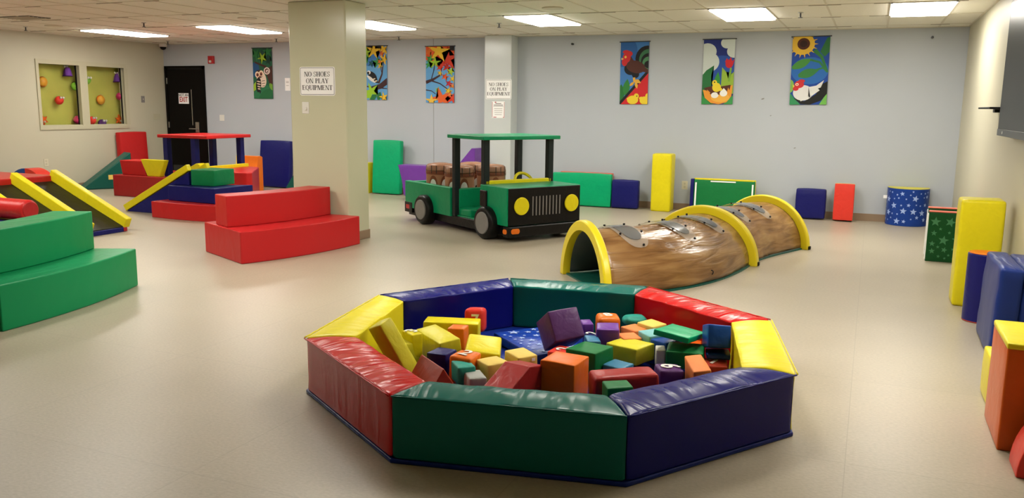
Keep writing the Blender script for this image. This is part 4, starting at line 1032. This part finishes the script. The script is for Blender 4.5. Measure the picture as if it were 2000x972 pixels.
def stumps():
    tr = R(58.3); u = Vector((math.cos(tr), math.sin(tr))); v = Vector((-u.y, u.x)); O = Vector((-3.594, 8.345))
    spots = ((.285, 1.46, 'in the truck bed behind the near rear post'), (.285, 1.93, 'in the near rear corner of the truck bed'), (.745, 1.89, 'in the far rear corner of the truck bed'), (.745, 1.44, 'in the truck bed behind the far rear post'))
    for i, (a, b_, l) in enumerate(spots):
        q = O + a * u + b_ * v
        t = thing('stump_seat', 'brown tree-stump foam seat with printed eyes ' + l, 'stump seat', (q.x, q.y, .201), 0, 'stump seats in the truck bed')
        r = .183
        link('stump_body', cyl_bm(r, 0, .47, 48, .01), 'stump', t)
        link('stump_band', lathe_bm([(r + .001, .415), (r + .005, .42), (r + .005, .455), (r + .001, .46)], 48, False), 'stump_band', t)
        link('stump_top', lathe_bm([(r + .002, .46), (r + .004, .475), (r - .004, .525), (r - .03, .545), (.08, .557), (.001, .559)], 48), 'stump_top', t)
        bm = bmesh.new(); rnd = random.Random(i)
        for k in range(14):
            aa = 2 * PI * k / 14 + rnd.uniform(-.1, .1); rr = r + .006
            for s in range(4):
                z0, z1 = .43 + s * .025, .43 + (s + 1) * .025; w_ = .025
                rad = rr + .001 if z1 < .47 else rr
                bm.faces.new([bm.verts.new((rad * math.cos(x), rad * math.sin(x), z)) for x, z in ((aa - w_, z0), (aa + w_, z0), (aa + w_, z1), (aa - w_, z1))])
        link('stump_cracks', bm, 'ink', t, smooth=False)
        f0 = math.atan2(-q.y, -q.x) - .1
        for s in (-1, 1):
            for nm, rx, rz, zc, off, mat in (('eye_ring', .058, .115, .29, .003, 'stump_band'), ('eye', .044, .085, .275, .005, 'num'), ('pupil', .024, .045, .225, .007, 'ink')):
                bm = bmesh.new(); vs = []
                for k in range(24):
                    x = rx * math.cos(2 * PI * k / 24); z = rz * math.sin(2 * PI * k / 24); an = f0 + s * .42 + x / r
                    vs.append(bm.verts.new(((r + off) * math.cos(an), (r + off) * math.sin(an), zc + z)))
                c_ = bm.verts.new(((r + off) * math.cos(f0 + s * .42), (r + off) * math.sin(f0 + s * .42), zc))
                for k in range(24): bm.faces.new((c_, vs[k], vs[(k + 1) % 24]))
                link(nm, bm, mat, t, smooth=False)
stumps()
# ================================================================ LOG TUNNEL
def log_mat():
    m, nt, b = nodes_of('moulded_bark'); N, L = nt.nodes, nt.links
    uv = N.new('ShaderNodeUVMap'); uv.uv_map = 'UVMap'
    mp = N.new('ShaderNodeMapping'); mp.inputs['Scale'].default_value = (2.0, 9.0, 1); L.new(uv.outputs[0], mp.inputs[0])
    n1 = N.new('ShaderNodeTexNoise'); n1.inputs['Scale'].default_value = 1.2; n1.inputs['Detail'].default_value = 3.5; n1.inputs['Distortion'].default_value = .9; L.new(mp.outputs[0], n1.inputs['Vector'])
    mp2 = N.new('ShaderNodeMapping'); mp2.inputs['Scale'].default_value = (1.2, 2.0, 1); L.new(uv.outputs[0], mp2.inputs[0])
    n2 = N.new('ShaderNodeTexNoise'); n2.inputs['Scale'].default_value = 2.0; n2.inputs['Detail'].default_value = 2; L.new(mp2.outputs[0], n2.inputs['Vector'])
    cr = N.new('ShaderNodeValToRGB'); e = cr.color_ramp.elements
    e[0].position = .30; e[0].color = (.075, .030, .010, 1); e[1].position = .68; e[1].color = (.37, .215, .085, 1)
    x = e.new(.48); x.color = (.22, .108, .036, 1)
    ad = N.new('ShaderNodeMath'); ad.operation = 'MULTIPLY_ADD'; ad.inputs[1].default_value = .45
    L.new(n2.outputs['Fac'], ad.inputs[0])
    ms = N.new('ShaderNodeMath'); ms.operation = 'MULTIPLY'; ms.inputs[1].default_value = .6; L.new(n1.outputs['Fac'], ms.inputs[0]); L.new(ms.outputs[0], ad.inputs[2])
    L.new(ad.outputs[0], cr.inputs[0]); L.new(cr.outputs[0], b.inputs['Base Color'])
    bp = N.new('ShaderNodeBump'); bp.inputs['Strength'].default_value = .55; bp.inputs['Distance'].default_value = .03
    L.new(n1.outputs['Fac'], bp.inputs['Height']); L.new(bp.outputs['Normal'], b.inputs['Normal'])
    b.inputs['Roughness'].default_value = .24
    return m
M['bark'] = log_mat()
M['tunnel_in'] = plain('tunnel_inner_grey', (.13, .14, .14), .35)
M['arch'] = plain('arch_yellow_plastic', (.74, .60, .010), .32)
M['smoked'] = plain('smoked_plastic', (.13, .13, .135), .15)
def clear_mat():
    m, nt, b = nodes_of('clear_plastic'); b.inputs['Base Color'].default_value = (.55, .50, .44, 1); b.inputs['Roughness'].default_value = .12; b.inputs['Alpha'].default_value = .40
    return m
M['clear'] = clear_mat()

P1, P2, P3 = Vector((-2.145, 6.636)), Vector((-1.462, 8.255)), Vector((-1.045, 9.64))
T1, T2, T3 = Vector((.78, .62)), Vector((.08, 1.0)), Vector((.36, .93))
def hermite(a, b, ta, tb, s, k):
    h = lambda s: (2 * s**3 - 3 * s**2 + 1, s**3 - 2 * s**2 + s, -2 * s**3 + 3 * s**2, s**3 - s**2)
    c = h(s); return a * c[0] + ta * k * c[1] + b * c[2] + tb * k * c[3]
def seg_frame(a, b, ta, tb, s):
    k = (b - a).length * 1.08; p = hermite(a, b, ta, tb, s, k); e = 1e-3
    q = hermite(a, b, ta, tb, min(1, s + e), k) - hermite(a, b, ta, tb, max(0, s - e), k); q.normalize()
    return p, q
AW, AH = .475, .455         # half width and height of the log itself
def surf(fr, s, a, off=0.0):
    p, t = seg_frame(*fr, s); n = Vector((t.y, -t.x))
    x = (AW + off) * math.cos(a); z = (AH + off) * math.sin(a)
    return Vector((p.x + n.x * x, p.y + n.y * x, z + .02))
def tunnel():
    T = thing('log_tunnel', 'brown log-look crawl tunnel with three yellow arches', 'play tunnel', (0, 0, 0))
    O = Vector((P2.x, P2.y, 0)); T.location = O
    segs = ((P1, P2, T1, T2), (P2, P3, T2, T3))
    for si, fr in enumerate(segs):
        bm = bmesh.new(); uvl = bm.loops.layers.uv.new('UVMap'); ns, na = 36, 40; g = []
        ln = (fr[1] - fr[0]).length
        for i in range(ns + 1):
            s = .012 + .976 * i / ns; row = []
            for j in range(na + 1):
                a = PI * j / na; w_ = noise.noise(Vector((s * ln * 3.2, a * 2.6, si * 9))) * .012 + noise.noise(Vector((s * ln * 8, a * 7, si * 9))) * .005
                row.append((bm.verts.new(surf(fr, s, a, w_ * min(1, 8 * min(s, 1 - s) + .1)) - O), s * ln, a * .5))
            g.append(row)
        for i in range(ns):
            for j in range(na):
                q = (g[i][j], g[i + 1][j], g[i + 1][j + 1], g[i][j + 1]); f = bm.faces.new([x[0] for x in q])
                for lp, x in zip(f.loops, q): lp[uvl].uv = (x[1], x[2] + si * 2)
        o = link('tunnel_shell', bm, ['bark', 'tunnel_in'], T, wn=False)
        md = o.modifiers.new('sol', 'SOLIDIFY'); md.thickness = .008; md.offset = -1; md.material_offset = 1; md.material_offset_rim = 0
        # dark green mat inside, a little wider than the log
        bm = bmesh.new(); L_, R_ = [], []
        for i in range(25):
            s = -.0 + 1.0 * i / 24
            L_.append((surf(fr, s, 0, .012) - O)); R_.append((surf(fr, s, PI, .012) - O))
        tp = [[bm.verts.new((v.x, v.y, z)) for v in L_] for z in (0, .014)]; tq = [[bm.verts.new((v.x, v.y, z)) for v in R_] for z in (0, .014)]
        for i in range(24):
            bm.faces.new((tp[1][i], tp[1][i + 1], tq[1][i + 1], tq[1][i])); bm.faces.new((tp[0][i], tq[0][i], tq[0][i + 1], tp[0][i + 1]))
            bm.faces.new((tp[0][i], tp[0][i + 1], tp[1][i + 1], tp[1][i])); bm.faces.new((tq[0][i], tq[1][i], tq[1][i + 1], tq[0][i + 1]))
        for k in (0, 24): bm.faces.new((tp[0][k], tp[1][k], tq[1][k], tq[0][k]))
        link('tunnel_mat', bm, 'dgreen', T, smooth=False)
        # window patches over the crown
        ss = ((.17, .47, .76) if si == 0 else (.30, .66))
        for s0 in ss:
            ds, da0, da1 = .115 / ln, R(46), R(122)
            ac, ah = (da0 + da1) / 2, (da1 - da0) / 2
            def P_(x, y, off): return surf(fr, s0 + x * ds, ac + y * ah, off) - O
            def patch(k0, off, n=36, rings=5):
                b_ = bmesh.new(); prev = None; c_ = b_.verts.new(P_(0, 0, off)); rr = []
                for r_ in range(1, rings + 1):
                    f = k0 * r_ / rings; ring = []
                    for i in range(n):
                        a = 2 * PI * i / n; cx_, sy_ = math.cos(a), math.sin(a); e_ = 2 / 2.6
                        x = f * math.copysign(abs(cx_) ** e_, cx_); y = f * math.copysign(abs(sy_) ** e_, sy_)
                        ring.append(b_.verts.new(P_(x, y, off)))
                    rr.append(ring)
                for i in range(n): b_.faces.new((c_, rr[0][i], rr[0][(i + 1) % n]))
                for A_, B_ in zip(rr, rr[1:]):
                    for i in range(n): b_.faces.new((A_[i], B_[i], B_[(i + 1) % n], A_[(i + 1) % n]))
                return b_
            w_ = link('tunnel_window', patch(1.0, .015), 'clear', T, wn=False)
            b_ = patch(.72, .0185)
            link('window_opening', b_, 'smoked', w_, wn=False)
            for x, y in ((-.85, -.45), (.2, -.93), (.85, -.4), (-.9, .35), (.9, .35), (0, .93)):
                q = P_(x, y, .016); nrm = (P_(x, y, .05) - P_(x, y, .0)).normalized()
                bb = xf(cyl_bm(.010, 0, .014, 12, .003), q, nrm.to_track_quat('Z', 'Y').to_euler()); link('bolt', bb, 'blackpl', w_)
    # arches
    for k, (p, t, ww) in enumerate(((P1, T1, .070), (P2, T2, .11), (P3, T3, .070))):
        t = t.normalized(); n = Vector((t.y, -t.x)); bm = bmesh.new(); rings = []
        ro, ri = .075, -.012
        prof = [(ri, -ww / 2), (ri, ww / 2), (ro - .012, ww / 2), (ro, ww / 2 - .012), (ro, -ww / 2 + .012), (ro - .012, -ww / 2)]
        na = 48
        for j in range(na + 1):
            a = PI * j / na; ring = []
            for off, ax in prof:
                x = (AW + off) * math.cos(a); z = (AH + .02 + off) * math.sin(a)
                ring.append(bm.verts.new(Vector((p.x + n.x * x + t.x * ax, p.y + n.y * x + t.y * ax, z + .0005)) - O))
            rings.append(ring)
        for A_, B_ in zip(rings, rings[1:]):
            for i in range(6): bm.faces.new((A_[i], A_[(i + 1) % 6], B_[(i + 1) % 6], B_[i]))
        bm.faces.new(rings[0]); bm.faces.new(rings[-1])
        bmesh.ops.recalc_face_normals(bm, faces=bm.faces[:])
        bmesh.ops.bevel(bm, geom=[e for e in bm.edges if e.calc_face_angle(0) > R(30)], offset=.004, segments=1, affect='EDGES')
        ar = link('arch', bm, 'arch', T)
        for sgn in (-1, 1):
            q = Vector((p.x + n.x * sgn * (AW + ro + .0), p.y + n.y * sgn * (AW + ro + .0), .022)) - O
            if k == 1 or sgn > 0:
                link('anchor_bolt', xf(bxb(-.02, .02, -.014, .014, -.018, .018, .004, 1), q, (0, 0, math.atan2(t.y, t.x))), 'blackpl', ar)
    # side hooks on the near side
    for fr, s in ((segs[0], .50), (segs[1], .12)):
        q = surf(fr, s, R(7), .02) - O; link('hook', xf(tube_bm([(.012 * math.cos(a), 0, .02 + .018 * math.sin(a)) for a in (-1.5, -.8, 0, .8, 1.5, 2.2)], .005, 6), q), 'blackpl', T)
tunnel()

# ================================================================ LEFT SIDE EQUIPMENT
def slides():
    t = thing('double_slide', 'double slide with three yellow rails and dark slide beds below a red deck', 'slide', (-9.0, 6.6, 0))
    x0, x1, zt = .0, 1.13, .565      # top of slope at x0, toe at x1
    ys = (-.55, -.04, .47)            # rails (near to far)
    L_ = x1 - x0
    link('deck', bxb(-1.3, x0, -.56, .55, .50, .60, .015, 3), 'red', t)
    link('deck_base', bxb(-1.28, x0 - .01, -.54, .53, 0, .50, .01), 'navy', t)
    base = [(x0, 0), (x1, 0), (x1, .05), (x0, zt - .05)]
    link('slide_base', prism_bm(base, -.52, .51, .008, 2, axis='y'), 'navy', t)
    sl = math.atan2(zt - .05 - .05, L_)
    for a, b in ((ys[0] + .08, ys[1]), (ys[1] + .08, ys[2])):
        link('slide_bed', prism_bm([(x0 - .02, zt - .055), (x1 - .01, .045), (x1 - .01, .065), (x0, zt - .03)], a, b, .004, 1, axis='y'), 'slide', t)
    for y in ys:
        dx, dz = .045 * math.sin(sl) * 1, .045 * math.cos(sl)
        p = [(x0 - .05, zt - .01), (x1 + .0, .045), (x1 + .05, .15), (x0 + .005, zt + .105)]
        link('rail', prism_bm(p, y, y + .08, .010, 2, axis='y'), 'yellow', t)
    link('toe_panel', bxb(x1 - .004, x1 + .004, .465, .515, .005, .05, .001, 1), 'dred', t)
slides()
t = thing('foam_roller', 'red foam roller lying on a navy block beside the double slide', 'foam roller', (-8.62, 5.86, .385))
link('roller_cover', xf(cyl_bm(.105, -.75, .83, 40, .03), (0, 0, 0), (0, PI / 2, 0)), 'red', t)
link('roller_end', xf(cyl_bm(.085, .825, .838, 32, .004), (0, 0, 0), (0, PI / 2, 0)), 'dred', t)
foam('foam_block', (1.5, .30, .268), 'navy', (-8.66, 5.86, 0), label='navy foam block under the red roller', cat='foam block', seed=2)
t = thing('half_disc', 'blue and red half-round foam piece behind the double slide by the left wall', 'foam shape', (-11.93, 9.05, 0))
for a0, m_, nm in ((90, 'blue', 'blue_quarter'), (0, 'scarlet', 'red_quarter')):
    pl = [(0, 0)] + [(.46 * math.cos(R(a0 + i * 9)), .455 * math.sin(R(a0 + i * 9))) for i in range(11)]
    link(nm, prism_bm(pl, -.12, .12, .006, 2, axis='y'), m_, t)

# climbing steps in front of the red play vehicle
t = thing('foam_slide', 'navy foam slide with yellow side rails, beside the green foam block', 'slide', (-8.8, 8.66, 0))
LO = (8.8, -8.66, 0)
link('slide_body', prism_bm([(-9.345, 0), (-8.455, 0), (-8.455, .410), (-8.205, .410), (-8.205, .585)], 8.46, 8.86, .008, 2, axis='y'), 'navy', t, loc=LO)
dx, dz = 1.14, .595; ll = math.hypot(dx, dz); nx, nz = -dz / ll * .085, dx / ll * .085
link('slide_bed', prism_bm([(-9.34, .008), (-8.21, .598), (-8.21 + nx * .2, .598 + nz * .2), (-9.34 + nx * .2, .008 + nz * .2)], 8.52, 8.80, .003, 1, axis='y'), 'slide', t, loc=LO)
for y in (8.45, 8.80):
    link('rail', prism_bm([(-9.35, .004), (-8.20, .600), (-8.215 + nx * .5, .606 + nz), (-9.36 + nx, .006 + nz)], y, y + .07, .010, 2, axis='y'), 'yellow', t, loc=LO)
M['cube_green'] = vinyl('vinyl_cube_green', (.006, .19, .060))
foam('foam_cube', (.37, .41, .205), 'cube_green', (-8.00, 8.68, .412), (0, 0, R(3)), 'green foam block on top of the navy step', 'foam block', seed=4, r=.010, puff=.003, wob=.001)
o = link('foam_step', prism_bm([(-8.45, 8.335), (-7.62, 8.275), (-7.555, 8.93), (-8.45, 8.455)], .212, .408, .010, 3), 'navy')
tag(o, 'navy foam step lying on the low red foam step', 'foam step')
pl = [(-8.572 + .935 * i / 8, 8.158 - .045 * math.sin(PI * i / 10)) for i in range(9)] + [(-7.30, 8.22), (-7.30, 8.94), (-8.452, 8.94), (-8.452, 8.445), (-8.572, 8.445)]
o = link('foam_step', prism_bm(pl, 0, .209, .010, 3), 'red'); tag(o, 'low red foam step with a gently curved front under the navy step', 'foam step')

def red_vehicle():
    t = thing('play_vehicle', 'red foam play vehicle with a flat red roof on four navy posts', 'toy vehicle', (-9.7, 10.3, 0))
    X, Y = 9.7, -10.3
    def B(x0, x1, y0, y1, z0, z1, b=.012): return bxb(x0 + X, x1 + X, y0 + Y, y1 + Y, z0, z1, b, 2)
    link('rear_body', B(-11.08, -9.98, 9.80, 10.95, 0, .335), 'dred', t)
    link('rear_seat_back', prism_bm([(-10.95 + X, .335), (-10.44 + X, .335), (-10.52 + X, .565), (-11.00 + X, .565)], 9.88 + Y, 10.20 + Y, .012, 2, axis='y'), 'red', t)
    link('side_cushion', prism_bm([(-10.40 + X, .335), (-10.15 + X, .335), (-10.03 + X, .595), (-10.53 + X, .595)], 9.86 + Y, 9.95 + Y, .008, 2, axis='y'), 'yellow', t)
    link('cab_seat', B(-9.97, -9.38, 10.02, 10.95, 0, .40), 'navy', t)
    link('hood', prism_bm([(a + X, b + Y) for a, b in ((-9.34, 9.80), (-8.52, 9.80), (-8.43, 9.83), (-8.39, 9.91), (-9.02, 10.82), (-9.34, 10.86))], 0, .475, .02, 3), 'red', t)
    link('dash_bar', B(-9.31, -9.24, 9.88, 10.84, .474, .525, .006), 'yellow', t)
    link('dash_wedge', prism_bm([(-9.60 + X, .475), (-9.32 + X, .475), (-9.32 + X, .56), (-9.38 + X, .575)], 9.84 + Y, 9.99 + Y, .005, 1, axis='y'), 'yellow', t)
    for x, y in ((-10.12, 10.02), (-9.56, 10.02), (-9.93, 10.80), (-9.36, 10.80)):
        link('roof_post', B(x - .045, x + .045, y - .045, y + .045, .33 if x < -10 else .39, .945, .008), 'navy', t)
    link('roof', B(-10.21, -9.22, 9.91, 10.90, .94, .99, .012), 'red', t)
red_vehicle()

# ramp, pads and chair near the back left corner
t = thing('foam_ramp', 'dark teal foam ramp by the left wall under the window', 'ramp', (-11.9, 10.9, 0))
v = [(-12.20, 10.20), (-11.82, 10.87), (-12.06, 10.95), (-12.44, 10.28)]
bm = bmesh.new(); X, Y = 11.9, -10.9
lo = [bm.verts.new((a + X, b + Y, 0)) for a, b in v]; hi = [bm.verts.new((v[1][0] + X, v[1][1] + Y, .62)), bm.verts.new((v[2][0] + X, v[2][1] + Y, .62))]; l2 = [bm.verts.new((v[0][0] + X, v[0][1] + Y, .03)), bm.verts.new((v[3][0] + X, v[3][1] + Y, .03))]
bm.faces.new(lo[::-1]); bm.faces.new((lo[0], lo[1], hi[0], l2[0])); bm.faces.new((lo[1], lo[2], hi[1], hi[0])); bm.faces.new((lo[2], lo[3], l2[1], hi[1])); bm.faces.new((lo[3], lo[0], l2[0], l2[1])); bm.faces.new((l2[0], hi[0], hi[1], l2[1]))
bmesh.ops.recalc_face_normals(bm, faces=bm.faces[:]); bmesh.ops.bevel(bm, geom=bm.edges[:], offset=.012, segments=2, affect='EDGES')
link('ramp_body', bm, 'dgreen', t)
link('ramp_label', xf(bxb(-.04, .04, -.003, 0, -.04, .04, 0), (-.087, -.333, .20), (0, 0, R(60.4))), 'sand', t, smooth=False)

def pad(name, size, mat, loc, rz, lean, label, group=None, seed=0, cat='foam pad', lean2=0.0):
    """a slab resting on its edge; lean tips its top back (+y) in degrees"""
    return foam(name, size, mat, loc, (R(-lean), R(lean2), R(rz)), label, cat, group, seed=seed, r=.018, puff=.008, wob=.003)
pad('foam_pad', (.60, .12, .93), 'red', (-12.33, 11.40, .012), 90, 2, 'tall red foam pad leaning on the left wall behind the dark teal ramp', seed=1)
pad('foam_pad', (.66, .11, .82), 'navy', (-9.755, 12.13, .012), 0, 6, 'tall navy foam pad leaning on the back wall left of the pillar', seed=2)
pad('foam_pad', (.53, .11, .89), 'mint', (-7.445, 12.14, .010), 0, 4, 'tall bright green foam pad leaning on the back wall right of the pillar', seed=3)
foam('foam_block', (.10, .20, .515), 'yellow', (-7.84, 12.20, 0), label='narrow yellow foam block beside the tall bright green pad', seed=4)
o = link('foam_triangle', prism_bm([(-9.42, 0), (-9.20, 0), (-9.20, .30)], 11.96, 12.03, .006, 1, axis='y'), 'dgreen'); tag(o, 'dark green foam triangle beside the tall navy pad', 'foam shape')
o = link('foam_pad', bxb(-4.40, -3.56, 12.255, 12.325, 0, .505, .015, 2), 'pink'); tag(o, 'coral foam pad hidden behind the wide bright green pad', 'foam pad')
pad('foam_pad', (.93, .10, .49), 'mint', (-4.00, 12.12, .008), 0, 4, 'wide bright green foam pad lying on edge behind the truck', seed=5)
pad('foam_pad', (.40, .11, .415), 'navy', (-3.315, 12.12, .010), 0, 3, 'square navy foam pad right of the wide bright green pad', seed=6)
foam('foam_block', (.285, .27, .835), 'yellow', (-2.765, 12.15, 0), label='tall yellow foam block standing at the back wall under the rooster banner', seed=7, r=.025)
pad('foam_pad', (.385, .13, .405), 'navy', (-.71, 12.20, .012), 0, 3, 'square navy foam pad under the hen banner', seed=8)
t = thing('foam_block', 'upright red foam block with a yellow top at the back wall', 'foam block', (-.285, 12.18, .014), rot=(R(-5), 0, 0))
link('block_front', soft_box(.25, .05, .49, r=.008, puff=.003, wob=.001, base=True), 'scarlet', t, wn=False, loc=(0, -.05, 0))
link('block_back', soft_box(.25, .11, .495, r=.008, puff=.003, wob=.001, base=True), 'sand', t, wn=False, loc=(0, .03, 0))
t = thing('folding_mat', 'folded green and yellow mat with white strips, behind the log tunnel', 'mat', (-1.885, 12.15, .01), rot=(R(-3), 0, 0))
link('green_panel', soft_box(.84, .07, .475, r=.008, puff=.004, wob=.002, base=True), M['bgreen'], t, wn=False, loc=(.01, -.05, 0))
link('yellow_panel', soft_box(.86, .07, .49, r=.008, puff=.004, wob=.002, base=True), 'yellow', t, wn=False, loc=(0, .025, 0))
link('navy_panel', soft_box(.05, .15, .48, r=.008, puff=.002, wob=.001, base=True), 'navy', t, wn=False, loc=(-.44, -.005, 0))
for x in (-.385, .405): link('fastening_strip', bxb(x - .011, x + .011, -.0925, -.088, .02, .43, .001, 1), 'paper', t, smooth=False)
link('fastening_strip', bxb(-.18, .17, -.0925, -.088, .445, .462, .001, 1), 'paper', t, smooth=False)
link('yellow_flap', bxb(-.40, .415, -.086, .0, .470, .486, .004, 1), 'yellow', t)

def curved_chair(name, mat, side, loc, rz, label, w=.42, h=.58):
    t = thing(name, label, 'foam chair', loc, rz)
    pr = [(0, 0), (.42, 0), (.42, .16)] + [(.42 - .30 * math.sin(R(a)) , .16 + .04 + (h - .2) * (1 - math.cos(R(a)))) for a in range(10, 91, 10)] + [(.04, h), (0, h - .02)]
    link('chair_shell', prism_bm(pr, -w / 2, w / 2, .008, 2, axis='x'), mat, t)
    link('chair_side', prism_bm([(a * .99 + .002, b * .99 + .002) for a, b in pr], w / 2, w / 2 + .03, .006, 1, axis='x'), side, t)
    return t
curved_chair('curved_chair', 'orange', 'sand', (-9.76, 11.55, 0), PI * 1.0, 'orange curved foam chair with pale sides behind the red play vehicle', .44, .60)
# purple shapes behind the truck
pl = [(-6.76, .565)] + [(-6.76 + .09 * math.sin(R(90 * i / 8)) , .565 - .45 * i / 8) for i in range(9)] + [(-6.55, 0), (-5.95, 0), (-5.95, .565)]
o = link('foam_shape', prism_bm(pl, 11.35, 11.62, .008, 2, axis='y'), 'violet'); tag(o, 'violet foam piece with a hollowed end behind the truck bed', 'foam shape')
o = link('foam_triangle', prism_bm([(-5.96, .0), (-5.60, .0), (-5.60, .84), (-5.66, .84), (-5.96, .50)], 11.70, 11.95, .008, 2, axis='y'), 'violet'); tag(o, 'pointed violet foam piece in front of the pilaster, behind the stump seats', 'foam shape')

# ================================================================ RIGHT SIDE EQUIPMENT
t = thing('half_drum', 'blue half-round drum printed with stars and topped in lime, by the right corner', 'foam drum', (.50, 12.245, 0))
Rr = .255
pl = [(Rr * math.cos(R(180 + 180 * i / 24)), Rr * math.sin(R(180 + 180 * i / 24)) * .98) for i in range(25)] + [(Rr, .09), (-Rr, .09)]
link('drum_body', prism_bm(pl, 0, .485, .005, 2), M['royal'], t)
link('drum_top', prism_bm([(a * .985, b * .985) for a, b in pl], .484, .492, .002, 1), 'lemon', t)
fl = star_field(.76, .46, 11, .045)
link('star_print', star_bm(fl, lambda x, y: ((Rr + .002) * math.cos(PI + (x + .02) / Rr), (Rr * .98 + .002) * math.sin(PI + (x + .02) / Rr), y + .012)), 'star', t, smooth=False)
link('pull_tag', bxb(-.30, -.25, -.02, .0, .335, .375, .003, 1), 'paper', t)
def star_slab(loc, h, label, sd, d=.10):
    t = thing('star_slab', label, 'foam slab', loc, 0, 'green starry slabs by the right wall')
    w_ = .33
    link('slab_body', soft_box(w_, d, h, r=.006, puff=.003, wob=.001, base=True), 'star_green', t, wn=False)
    link('slab_edge', bxb(-w_ / 2, w_ / 2, -d / 2, d / 2, h - .002, h + .010, .004, 1), 'pink', t)
    link('star_print', star_bm(star_field(w_ - .02, h - .04, sd, .050), lambda x, y: (x - w_ / 2 + .01, -d / 2 - .0055, y + .02)), 'star_g', t, smooth=False)
    link('white_edge', bxb(-w_ / 2 - .006, -w_ / 2 + .001, -d / 2 + .01, d / 2 - .01, .01, h - .02, .002, 1), 'paper', t)
    return t
M['star_green'] = vinyl('vinyl_star_green', (.008, .085, .022))
star_slab((.75, 9.335, 0), .495, 'green foam slab printed with pale stars, front one of the two by the right wall', 21)
tb = star_slab((.76, 9.66, 0), .50, 'green foam slab printed with pale stars, rear one of the two by the right wall', 22)
foam('foam_block', (.30, .29, .825), 'yellow', (.815, 7.325, 0), (0, 0, 0), 'tall yellow foam block standing at the right wall', seed=9, r=.022)
t = thing('foam_cylinder', 'navy foam cylinder with an orange top in front of the tall yellow block', 'foam cylinder', (.815, 6.735, 0))
link('cylinder_body', cyl_bm(.118, 0, .495, 48, .010), 'navy', t)
link('cylinder_top', cyl_bm(.113, .493, .499, 48, .003), 'orange', t)
link('cylinder_seam', lathe_bm([(.117, .002), (.1195, .006), (.117, .012)], 48, False), 'brick', t)
t = thing('folding_mat', 'folded navy mat standing on edge at the right wall', 'mat', (.875, 6.03, 0), rot=(0, R(2), 0))
link('mat_panel', soft_box(.13, .70, .56, r=.02, puff=.008, wob=.006, seed=3, base=True, n=10), 'w_royal', t, wn=False, loc=(-.06, 0, 0))
link('mat_panel', soft_box(.11, .68, .56, r=.02, puff=.008, wob=.006, seed=5, base=True, n=10), 'w_royal', t, wn=False, loc=(.062, 0, 0))
foam('foam_block', (.34, .28, .25), 'yellow', (.81, 4.86, 0), label='low yellow foam block behind the orange block at the right wall', seed=10)
t = thing('foam_block', 'tall orange foam block with a yellow top at the right wall', 'foam block', (.815, 4.33, 0))
link('block_body', soft_box(.40, .46, .470, r=.010, puff=.004, wob=.001, base=True), 'dorange', t, wn=False)
link('block_top', soft_box(.404, .464, .025, r=.008, puff=.003, wob=.001, base=True), 'yellow', t, wn=False, loc=(0, 0, .466))
t = thing('foam_quarter', 'red quarter-round foam piece with black sides at the right edge of the photo', 'foam shape', (1.015, 3.90, 0))
pl = [(0, 0)] + [(-.36 * math.cos(R(a)), .36 * math.sin(R(a))) for a in range(0, 91, 6)]
link('quarter_body', prism_bm([(a * .93, b * .93) for a, b in pl], -.0975, .0975, .004, 1, axis='y'), 'black', t)
po = [(-.365 * math.cos(R(a)), .365 * math.sin(R(a))) for a in range(0, 91, 6)]; pi_ = [(-.325 * math.cos(R(a)), .325 * math.sin(R(a))) for a in range(90, -1, -6)]
link('quarter_rim', prism_bm(po + pi_, -.098, .098, .005, 1, axis='y'), 'scarlet', t)
